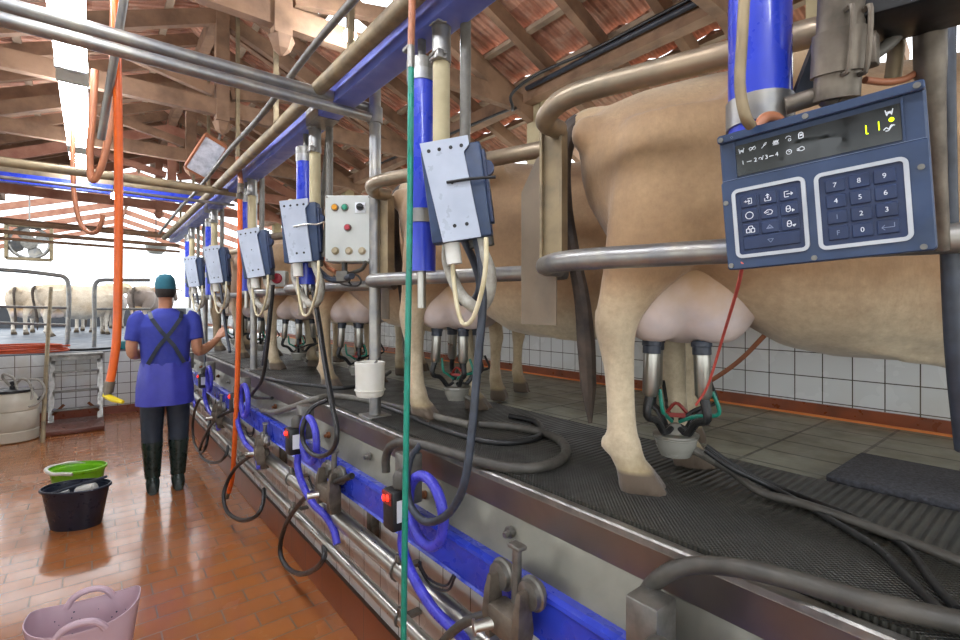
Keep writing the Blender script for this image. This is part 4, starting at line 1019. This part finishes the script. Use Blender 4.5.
# ------------------------------------------------------------------ switch box
zz = Vector((-.62, -.78, 0)).normalized(); yy = Vector((0, 0, 1)); xx = yy.cross(zz)
SP = PX(348.5, 228.5, .90)
PM = Matrix.Translation(SP) @ Matrix((xx, yy, zz)).transposed().to_4x4() @ Matrix.Scale((SP - Vector((0, 0, EYE))).dot(cvec) / 2.3, 4)
t = thing('switch_box', 'pale grey switch box with coloured round buttons, hung by the steel pole', 'switch box', SP)
def pan(name, mb, m, parent=t, label=None, smooth=35): return part(name, mb.xf(PM), m, parent, label, smooth=smooth)
pan('enclosure', MB().box((0, 0, -.06), (.222, .316, .12), bev=.006), M['grey_box'])
pan('door', rprism(-.108, -.155, .108, .155, .004, .0, .006, .002), M['grey_box'])
for x, y, m in ((-.062, .098, 'orange_btn'), (-.015, .098, 'green_btn'), (-.002, .003, 'red_btn'), (-.06, -.107, 'beige_btn'), (.004, -.107, 'beige_btn'), (.066, -.107, 'beige_btn')):
    e = MB(); e.lathe([(.018, .006), (.018, .010), (.016, .012)], (x, y, 0), 18); bz = pan('button_ring', e, M['steel_dull'] if m != 'beige_btn' else M['beige_btn'])
    e = MB(); e.lathe([(.0135, .010), (.0135, .020), (.011, .023)], (x, y, 0), 18); pan('button_cap', e, M[m], bz)
k = pan('selector_plate', MB().box((.058, .097, .008), (.05, .05, .006), bev=.002), M['legend'])
e = MB(); e.cyl((.058, .099, .01), (.058, .099, .022), .017, 16); e.box((.06, .1, .025), (.034, .012, .012), bev=.003); pan('selector_knob', e, M['black'], k)
for x, y in ((-.1, .148), (.1, .148), (-.1, -.148), (.1, -.148)):
    e = MB(); e.cyl((x, y, .006), (x, y, .009), .005, 10); pan('screw', e, M['steel_dull'])
pan('connector', MB().box((-.035, -.225, -.03), (.055, .05, .045), bev=.005), M['hose_grey'])
e = MB(); e.cyl((-.03, -.2, -.04), (-.03, -.15, -.04), .014, 10); pan('gland', e, M['rubber_grey'])
X = .93
hose('dark cable bend from the bottom right of the white switch box to its connector', px(X, (366, 262), (362, 269), (352, 273), (345, 275)), .009, 'rubber_grey', 'cable', 'cable')
hose('thin black cable knot dangling under the white switch box', px(X, (334, 276), (342, 284), (356, 286), (361, 281), (356, 275), (349, 281), (352, 286)), .0045, 'rubber', 'cable', 'cable')
hose('brown cable bundle bending into the connector from the left', px(X, (319, 200), (321, 230), (322, 252), (327, 266), (336, 272)), .011, 'copper', 'cable', 'cable')
hose('dark cable running down the left side of the white switch box', px(.92, (331, 100), (327, 150), (322, 200), (320, 240)), .013, 'hose_grey', 'cable', 'cable')
# red button box
t = thing('stop_button', 'small grey box with a single red button hanging on the far lower rail', 'switch box', PX(277, 286, .93))
PM = Matrix.Translation(PX(277.5, 278.5, .93)) @ Matrix((xx, yy, zz)).transposed().to_4x4()
pan('box', MB().box((0, 0, -.03), (.10, .10, .06), bev=.006), M['grey_box'], t)
e = MB(); e.lathe([(.03, .0), (.034, .01), (.03, .022), (.015, .027)], (0, 0, 0), 18); pan('button', e, M['red_btn'], t)
# ------------------------------------------------------------------ buckets and tubs in the pit
def tub_mb(prof_o, th, c, sx, sy, rot, n=36, e=2.0, wave=None):
    mb = MB(); R = Matrix.Rotation(rot, 3, 'Z'); c = Vector(c)
    def rg(r, z, top=0):
        out = []
        for j in range(n):
            a = 2 * PI * j / n; ca, sa = math.cos(a), math.sin(a)
            x = math.copysign(abs(ca) ** (2 / e), ca) * r * sx; y = math.copysign(abs(sa) ** (2 / e), sa) * r * sy
            out.append(c + R @ Vector((x, y, z + (wave(a) if wave and top else 0))))
        return out
    rings = [rg(r, z, k >= len(prof_o) - 2) for k, (r, z) in enumerate(prof_o)]
    rings += [rg(r - th, max(z, th), k >= len(prof_o) - 2) for k, (r, z) in reversed(list(enumerate(prof_o)))]
    return mb.loft(rings)
RV = -TH
# pink trug
c = Vector((-.02, 2.42, 0))
t = thing('pink_tub', 'dirty pale pink flexible tub with two loop handles at the bottom left', 'tub', c)
wv = lambda a: .018 * math.cos(2 * a)
m_pink = mat('pink_flexible_plastic', '#cdb3bd', '#c0a5b0', .5, 0, 5)
part('body', tub_mb([(.72, 0), (.76, .02), (.9, .2), (.985, .30), (1.02, .325), (1.02, .333)], .02, c, .172, .12, RV + .55, 40, 2.9, wv), m_pink, t)
R = Matrix.Rotation(RV + .55, 3, 'Z')
for s in (1, -1):
    e = MB(); e.tube([c + R @ Vector(q) for q in ((-.075, s * .117, .30), (-.06, s * .12, .325), (-.035, s * .123, .343), (0, s * .124, .349), (.035, s * .123, .343), (.06, s * .12, .325), (.075, s * .117, .30))], .012, 10, 5)
    part('handle', e, m_pink, t)
e = MB()
for k in range(26):
    a = random.uniform(.2, 2.9); q = c + R @ Vector((math.cos(a) * .13, math.sin(a) * .1, random.uniform(.2, .29))); ball(e, q, random.uniform(.0015, .0035), 5)
part('dirt_specks', e, M['navy_dark'], t, kind='stuff')
# navy oval tub
c = Vector((-.085, 4.36, 0))
t = thing('navy_tub', 'dark navy oval tub holding cleaning things, in front of the green bucket', 'tub', c)
part('body', tub_mb([(.74, 0), (.76, .012), (.98, .255), (1.05, .258), (1.06, .268), (1.03, .275)], .03, c, .20, .137, RV + .12, 36, 2.1), mat('navy_bucket', '#1f2636', '#191f2c', .35, 0, 10), t)
R = Matrix.Rotation(RV + .12, 3, 'Z')
e = MB(); e.tube([c + R @ Vector((-.13, -.05, .24)), c + R @ Vector((.02, .02, .275)), c + R @ Vector((.16, .06, .31))], .009, 8, 2)
single('brush_stick', e, M['hose_dark'], 'dark stick leaning across the top of the navy tub', 'brush')
e = MB(); e.tube([c + R @ Vector((-.02, .02, .222)), c + R @ Vector((.0, .025, .225)), c + R @ Vector((.1, .03, .24)), c + R @ Vector((.115, .03, .242))], [.02, .038, .038, .015], 14, 1)
single('white_bottle', e, M['white_pl'], 'white bottle lying inside the navy tub', 'bottle')
e = MB(); e.box(c + R @ Vector((-.10, .0, .215)), (.08, .07, .05), R, bev=.01)
single('grey_sponge', e, M['grey_box'], 'pale grey sponge inside the navy tub', 'sponge')
# green bucket
c = Vector((-.085, 4.86, 0))
t = thing('green_bucket', 'lime green oval bucket with a white handle folded round its rim', 'bucket', c)
part('body', tub_mb([(.74, 0), (.76, .012), (.96, .25), (1.03, .258), (1.05, .275), (1.02, .28)], .03, c, .185, .135, RV + .1, 36, 2.1), mat('lime_plastic', '#7fc424', '#6fb01e', .35, 0, 10), t)
R = Matrix.Rotation(RV + .1, 3, 'Z')
e = MB(); e.tube([c + R @ Vector((.203 * math.cos(a), .149 * math.sin(a), .272 + .018 * math.sin((a - 2.2) / 2.2 * 2.9) - (.012 if 2.4 < a < 4.6 else 0))) for a in [1.7 + k * .33 for k in range(11)]], .0125, 10, 4)
part('handle', e, M['white_pl'], t)
# milk churn
c = Vector((-.70, 7.6, 0))
t = thing('milk_can', 'stout pale plastic milk can with black lid at the left edge of the pit', 'milk can', c)
e = MB(); e.lathe([(.20, 0), (.222, .015), (.225, .12), (.218, .13), (.225, .14), (.225, .33), (.215, .345), (.225, .36), (.222, .44), (.2, .50), (.17, .535), (.165, .55), (.02, .55)], c, 30); part('body', e, mat('can_plastic', '#c9c4b2', '#b5b09d', .4, 0, 5), t)
e = MB(); e.lathe([(.168, .548), (.178, .55), (.178, .575), (.165, .582), (.03, .59), (.03, .66), (.02, .67)], c, 26); l = part('lid', e, M['black'], t)
for pts in (((.02, -.03, .62), (.08, -.08, .70), (.15, -.1, .64), (.17, -.12, .5), (.12, -.15, .42)), ((-.02, -.02, .62), (-.08, -.02, .72), (-.06, -.06, .76), (.02, -.08, .7), (.05, -.1, .55), (.12, -.16, .40), (.22, -.14, .42), (.27, -.08, .55), (.22, 0, .66), (.1, 0, .68))):
    e = MB(); e.tube([c + Vector(q) for q in pts], .0135, 10, 6); part('hose', e, M['corrug'], t)
e = MB(); e.tube([c + Vector((.2, .05, .44)), c + Vector((.25, .06, .47)), c + Vector((.25, -.04, .47)), c + Vector((.2, -.06, .44))], .011, 8, 4); part('grip', e, M['black'], t)

# ------------------------------------------------------------------ steps, handrail, gates
t = thing('steel_steps', 'stained steel steps leading up the far tiled end wall', 'steps', (-.16, 8.3, 0))
for x in (-.405, .085):
    e = MB(); e.bar((x, 8.12, .0), (x, 8.52, .9), .03, .06, up=(1, 0, 0)); part('stringer', e, M['steel_dull'], t, smooth=0)
e = MB(); e.box((-.16, 8.50, .875), (.56, .24, .03), bev=.004); e.box((-.16, 8.40, .84), (.50, .02, .06)); part('landing', e, M['steel_dull'], t)
for z, y in ((.66, 8.36), (.42, 8.26), (.20, 8.16)):
    e = MB(); e.box((-.16, y, z), (.47, .10, .022), bev=.003); part('tread', e, M['steel_dull'], t)
for s, x in ((1, -.39), (-1, .07)):
    e = MB(); e.bar((x, 8.17, .14), (x + s * .11, 8.2, .26), .012, .03); part('brace', e, M['rust'], t)
single('step_plinth', MB().box((-.16, 7.92, .03), (.56, .78, .055), bev=.006), mat('brown_plinth', '#6e3f30', '#5c3429', .35, 0, 6), 'low brown plinth on the pit floor in front of the steel steps', 'plinth')
hx = single('handrail', MB().tube([PX(42.5, 446, -.43), PX(46, 372, -.44), PX(51, 288, -.46)], [.022, .022, .022], 14, 2), M['galv_dirty'], 'worn upright handrail tube standing left of the steel steps', 'handrail')
def gate(label, pts, y=9.6, extra=()):
    t = thing('yard_gate', label, 'gate', PY(pts[-1][0], pts[-1][1], y), 'tube gates before the far yard')
    e = MB(); e.tube([PY(a, b, y) for a, b in pts], .03, 12, 5); part('frame', e, M['galv'], t)
    for ex in extra:
        e = MB(); e.tube([PY(a, b, y) for a, b in ex], .02, 10, 1); part('rail', e, M['galv'], t)
gate('bent tube gate with rounded corner at the far left', [(-30, 268), (20, 271), (55, 275), (64, 277), (68, 283), (69, 300), (68, 325), (67, 347)], 9.6, ([(-30, 306), (68, 308)], [(-30, 322), (67, 325)]))
gate('bent tube gate with rounded corner right of the pale orange hose', [(150, 280), (120, 280), (103, 280), (97, 282), (94.5, 290), (94.5, 320), (94, 348)], 9.7, ([(95, 309), (150, 309)],))
# coil of orange hose on the end platform
e = MB(); cc = Vector((-.78, 9.0, .905))
for k in range(5):
    pts = [cc + Vector(((.52 - .05 * (k % 3)) * math.cos(a) + .04 * math.sin(3 * a + k), (.22 - .03 * (k % 2)) * math.sin(a) + .02 * math.cos(2 * a + k), .003 + .021 * k + .006 * math.sin(2 * a + k))) for a in [2 * PI * j / 14 for j in range(14)]]
    e.tube(pts, .0125, 8, 4, closed=True)
single('hose_coil', e, mat('coil_orange', '#cf5a36', '#b84d30', .45, 0, 10), 'coil of orange red hose lying on the edge of the far end platform', 'hose')
single('teal_crate', MB().box((.40, 8.95, .955), (.26, .2, .12), bev=.012), mat('teal_plastic', '#1f7f88', '#1a6d75', .4), 'small teal crate on the end platform beside the person in blue', 'crate')
hose('black hose lying on the end platform beside the orange coil', [Vector((-.25, 9.05, .905)), Vector((-.1, 8.95, .905)), Vector((.1, 9.0, .905)), Vector((.25, 9.1, .905))], .015, 'rubber')
# hanging things near the far opening
t = thing('square_fan', 'square framed fan hanging against the bright far opening at the left', 'fan', PY(28, 255, 13.))
p0, p1 = PY(6, 255, 13.), PY(52, 231, 13.)
c = (p0 + p1) / 2; wd = abs(p1.x - p0.x) * .98; hh = abs(p1.z - p0.z)
fw = max(wd, hh) / 2
e = MB()
for a, b_ in (((-fw, -fw), (fw, -fw)), ((fw, -fw), (fw, fw)), ((fw, fw), (-fw, fw)), ((-fw, fw), (-fw, -fw))):
    e.bar(c + Vector((a[0], 0, a[1])), c + Vector((b_[0], 0, b_[1])), .05, .2, up=(0, 1, 0))
part('frame', e, M['galv_dirty'], t, smooth=0)
e = MB(); rr = fw * .93
e.tube([c + Vector((rr * math.cos(a), 0, rr * math.sin(a))) for a in [2 * PI * j / 24 for j in range(24)]], .03, 8, 1, closed=True); part('ring', e, M['galv'], t)
e = MB(); e.cyl(c - Vector((0, .1, 0)), c + Vector((0, .1, 0)), .13, 14); part('motor', e, M['steel_dull'], t)
for k in range(4):
    a = k * PI / 2 + .4; d = Vector((math.cos(a), 0, math.sin(a))); q = Vector((-d.z, 0, d.x))
    e = MB(); e.loft([[c + d * r0 + q * w0 + Vector((0, .05 * w0 / .1, 0)), c + d * r0 - q * w0 - Vector((0, .05 * w0 / .1, 0)), c + d * r0 - q * w0 - Vector((0, .05 * w0 / .1 - .01, 0)), c + d * r0 + q * w0 + Vector((0, .05 * w0 / .1 + .01, 0))] for r0, w0 in ((.1, .05), (rr * .5, .1), (rr * .9, .11))]); part('blade', e, M['galv'], t)
e = MB(); e.cyl(c + Vector((0, 0, fw)), c + Vector((0, 0, 1.6)), .012, 6); part('hanger', e, M['galv'], t)
c = PY(156, 254, 9.7)
t = thing('dome_lamp', 'grey dome lamp hanging on a cord above the person in blue', 'lamp', c)
e = MB(); e.lathe([(.03, .0), (.09, .005), (.145, .07), (.155, .16), (.16, .175), (.15, .18), (.02, .19)], c, 24); part('bowl', e, M['grey_box'], t)
e = MB(); e.cyl(c + Vector((0, 0, .18)), c + Vector((0, 0, 1.9)), .007, 6); part('cord', e, M['black'], t)
# floodlight by the duct
c = PX(206, 158, .66); 
t = thing('floodlight', 'frosted white rectangular floodlight tilted under the roof left of the duct', 'lamp', c)
zz = (Vector((0, 0, EYE)) - c).normalized(); zz = (zz + Vector((0, 0, -.35))).normalized(); xx = Vector((0, 0, 1)).cross(zz).normalized(); yy = zz.cross(xx)
PM = Matrix.Translation(c) @ (Matrix((xx, yy, zz)).transposed() @ Matrix.Rotation(-.48, 3, 'Z')).to_4x4()
dl = c.xy.length
part('glass', rprism(-.075, -.14, .075, .14, .02, -.03, .0, .006).xf(PM), mat('frosted_glass', '#d9dde6', '#a9afba', .35, 0, 22), t)
part('casing', frame(-.085, -.152, .085, .152, .02, .012, -.07, .002).xf(PM), M['copper'], t)
e = MB(); e.tube([(0, .1, -.07), (.02, .15, -.12), (.02, .17, -.3)], .01, 8, 2); part('bracket', e.xf(PM), M['galv'], t)
def bulb(label, c, up_to):
    t = thing('bulb_lamp', label, 'lamp', c, None)
    e = MB(); ball(e, c, .034, 14); part('bulb', e, M['bulb_on'], t)
    e = MB(); e.cyl(c + Vector((0, 0, .03)), c + Vector((0, 0, .10)), .02, 12); e.cyl(c + Vector((0, 0, .1)), Vector((c.x, c.y, up_to)), .006, 6); part('holder', e, M['black'], t)
q = PD(350, 36, 2.55); bulb('bright bulb hanging near the skylight beside the blue duct', q, rz(q.x) - .05)
q = PD(115, 196, 4.6); bulb('bright bulb burning above the pit behind the pale orange hose', q, 3.6)
q = PD(271, -6, 2.6)
e = MB(); e.loft([[q + svec * a + up * b_, q + svec * (a + w2) + up * b_, q + svec * (a + w2) + up * b_ + cvec * .004, q + svec * a + up * b_ + cvec * .004] for a, b_, w2 in ((-.035, .12, .075), (-.03, .0, .07), (-.02, -.09, .045), (-.005, -.165, .008))])
single('plastic_strip', e, M['white_pl'], 'torn white plastic strip dangling from the roof timbers at the top', 'plastic strip', smooth=0)
# white jar on the pole
c = PX(370, 396, .935)
t = thing('plastic_jar', 'white translucent plastic jar strapped to the steel pole above the mat', 'jar', c)
e = MB(); e.lathe([(.054, .0), (.058, .006), (.0605, .02), (.063, .13), (.065, .138), (.065, .146), (.058, .148), (.055, .135), (.052, .02), (.02, .015)], c, 28); part('jar', e, M['white_pl'], t)
e = MB(); e.tube([c + Vector((.064 * math.cos(a), .064 * math.sin(a), .028)) for a in [2 * PI * j / 20 for j in range(20)]], .003, 6, 1, closed=True); part('ridge', e, M['white_pl'], t)
e = MB(); e.tube([c + Vector((.03, .02, .135)), c + Vector((.06, .04, .15)), c + Vector((.075, .06, .16))], .005, 6, 2); part('hook', e, M['galv'], t)

# ------------------------------------------------------------------ person in blue
PB = Vector((.475, 4.76, 0))
def pr(z, rx, ry, x=0., y=0., n=24, e=2.3):
    out = []
    for j in range(n):
        a = 2 * PI * j / n; ca, sa = math.cos(a), math.sin(a)
        out.append(Vector((x + math.copysign(abs(ca) ** (2 / e), ca) * rx, y + math.copysign(abs(sa) ** (2 / e), sa) * ry, z)))
    return out
ARM_R = [(.17, -.01, 1.43), (.215, -.02, 1.40), (.245, -.05, 1.27), (.255, -.06, 1.15), (.32, .0, 1.155), (.41, .09, 1.20), (.45, .125, 1.235)]
ARM_L = [(-.17, -.01, 1.43), (-.215, -.02, 1.40), (-.25, -.05, 1.27), (-.255, -.04, 1.15), (-.20, .08, 1.13), (-.10, .2, 1.15), (-.06, .245, 1.16)]
ARM_W = [.055, .058, .05, .044, .042, .033, .028]
def body_mesh():
    b = MB()
    b.loft([pr(z, rx, ry, 0, y) for z, rx, ry, y in ((.84, .15, .11, 0), (.95, .175, .125, 0), (1.08, .155, .11, 0), (1.22, .17, .115, -.01), (1.36, .19, .115, -.015), (1.45, .155, .085, -.015), (1.49, .07, .065, 0))])
    b.tube([(0, -.01, 1.44), (0, .0, 1.52), (0, .015, 1.58)], [.062, .056, .055], 14, 3)
    ball(b, (0, .02, 1.665), (.076, .097, .112), 16); ball(b, (0, .055, 1.60), (.055, .06, .055), 12)
    b.tube([(0, .105, 1.67), (0, .128, 1.645), (0, .118, 1.635)], [.012, .016, .012], 8, 3)
    b.tube([(-.022, .105, 1.605), (0, .112, 1.606), (.022, .105, 1.605)], [.007, .009, .007], 6, 3)
    for s in (1, -1):
        ball(b, (s * .078, .01, 1.66), (.012, .022, .032), 8)
        b.tube([(s * .085, .0, .9), (s * .095, .01, .7), (s * .10, .02, .5), (s * .10, .0, .3), (s * .10, -.01, .1)], [.09, .08, .062, .058, .042], 14, 4)
        b.loft([[Vector((s * .10 + .045 * math.cos(a), y + .0, .045 + .04 * math.sin(a))) for a in [2 * PI * j / 12 for j in range(12)]] for y in (-.07, .0, .08, .15)])
    for A in (ARM_R, ARM_L): b.tube(A, ARM_W, 14, 4)
    # hands: palm, four bent fingers and a thumb
    for A, dirv, side in ((ARM_R, Vector((.55, .35, .75)), Vector((.6, -.75, -.1))), (ARM_L, Vector((.5, .8, .1)), Vector((.75, -.5, .2)))):
        w = Vector(A[-1]); d = dirv.normalized(); sd = (side - d * side.dot(d)).normalized(); nn = d.cross(sd)
        b.loft([[w + d * t0 + sd * (a * wd) + nn * (c0 * .014) for a, c0 in ((-1, -1), (1, -1), (1, 1), (-1, 1))] for t0, wd in ((-.01, .026), (.04, .038), (.085, .04), (.10, .036))])
        for k, L in enumerate((.066, .075, .07, .055)):
            r0 = w + d * .09 + sd * (.03 - .02 * k)
            b.tube([r0, r0 + d * L * .45 + nn * .004, r0 + d * L * .8 + nn * .02, r0 + d * L * .95 + nn * .038], [.0095, .009, .0085, .007], 8, 3)
        r0 = w + d * .02 + sd * .03
        b.tube([r0, r0 + d * .03 + sd * .022 + nn * .01, r0 + d * .06 + sd * .028 + nn * .022], [.012, .011, .009], 8, 3)
    return remeshed('person', b, mat('skin', '#c08a6a', '#b07a5c', .55, 0, 10), .0085, 3, .4)
pm = body_mesh()
per = bpy.data.objects.new('person', pm); COL.objects.link(per); per.location = PB; per.rotation_euler = (0, 0, -.06); per.scale = (.88, .94, .995)
tag(per, 'person in blue seen from behind, teal cap and dark boots, reaching right to a cow', 'person')
def wear(name, mb, m, label=None, parent=per, smooth=60): return part(name, mb, M[m] if isinstance(m, str) else m, parent, label, local=True, smooth=smooth)
m_shirt = mat('blue_shirt_cloth', '#3a45a8', '#313b95', .8, 0, 9, bump=.5, bs=14)
m_apron = mat('violet_blue_apron', '#4145b0', '#383ca0', .5, 0, 7, bump=.5, bs=9)
m_trou = mat('dark_wet_trousers', '#2c3542', '#232b36', .6, 0, 9, bump=.5, bs=12)
m_boot = mat('dark_green_rubber', '#20302c', '#1a2824', .3, 0, 10)
e = MB(); e.loft([pr(z, rx, ry, 0, y) for z, rx, ry, y in ((.93, .205, .155, 0), (1.06, .19, .145, -.005), (1.22, .205, .145, -.015), (1.36, .218, .142, -.02), (1.43, .195, .115, -.018), (1.475, .12, .085, -.008), (1.505, .075, .07, .0))])
for A in (ARM_R, ARM_L): e.tube([Vector(A[0]) * 1. + Vector((0, 0, -.01)), A[1], Vector(A[1]).lerp(Vector(A[2]), .6), Vector(A[2]).lerp(Vector(A[3]), .25)], [.078, .078, .07, .066], 14, 3)
sh = remeshed('shirt', e, m_shirt, .012, 3, .4); o = bpy.data.objects.new('shirt', sh); COL.objects.link(o); o.parent = per
e = MB(); rr_ = []
for z, rx, ry in ((1.06, .196, .152), (.98, .21, .165), (.86, .225, .175), (.72, .232, .18)):
    rr_.append([p + Vector((.006 * math.sin(5 * math.atan2(p.y, p.x) + z * 9), .006 * math.cos(7 * math.atan2(p.y, p.x)), 0)) for p in pr(z, rx, ry, 0, 0, 48)])
e.loft(rr_); wear('apron_skirt', e, m_apron, 'violet blue apron skirt')
for s in (1, -1):
    e = MB()
    P = [(s * -.14, -.15, 1.06), (s * -.06, -.168, 1.2), (s * .04, -.172, 1.32), (s * .11, -.145, 1.42), (s * .13, -.05, 1.478)]
    for a, b_ in zip(P[:-1], P[1:]): e.bar(a, b_, .032, .008, up=(0, -1, 0))
    wear('apron_strap', e, m_trou, smooth=0)
e = MB()
for s in (1, -1):
    e.tube([(s * .085, .0, .92), (s * .10, .01, .7), (s * .105, .02, .5), (s * .103, .0, .36)], [.115, .10, .088, .08], 16, 4)
wear('trousers', e, m_trou)
for s in (1, -1):
    e = MB(); e.tube([(s * .103, .0, .42), (s * .103, .0, .40), (s * .102, -.008, .25), (s * .10, -.012, .12)], [.088, .087, .072, .062], 16, 3)
    e.loft([[Vector((s * .10 + w2 * math.cos(a), y, max(.0, h2 * .5 + h2 * .55 * math.sin(a)))) for a in [2 * PI * j / 16 for j in range(16)]] for y, w2, h2 in ((-.105, .035, .07), (-.09, .05, .12), (-.02, .056, .15), (.08, .055, .11), (.15, .054, .085), (.19, .03, .06))])
    bt = wear('boot', e, m_boot)
e = MB(); e.loft([pr(1.655, .083, .103, 0, .02), pr(1.70, .086, .106, 0, .02), pr(1.755, .074, .092, 0, .015), pr(1.785, .045, .06, 0, .01), pr(1.79, .01, .012, 0, .01)])
e.loft([[Vector((x, y, z)) for x, y, z in ((-.06, .10, 1.69), (.06, .10, 1.69), (.06, .10, 1.70), (-.06, .10, 1.70))], [Vector((x, y, z)) for x, y, z in ((-.045, .19, 1.675), (.045, .19, 1.675), (.045, .19, 1.682), (-.045, .19, 1.682))]])
wear('cap', e, mat('teal_cap_cloth', '#2f6f80', '#27606f', .8, 0, 10), 'teal cap')
e = MB(); e.loft([pr(1.595, .066, .075, 0, -.0), pr(1.63, .081, .1, 0, .005), pr(1.665, .082, .101, 0, .012)]); wear('hair', e, mat('dark_hair', '#2a211b', '#1d1713', .7, 0, 40), 'short dark hair')
for s in (1, -1):
    e = MB(); ball(e, (s * .03, .103, 1.672), (.011, .009, .008), 8); wear('eye', e, 'legend')
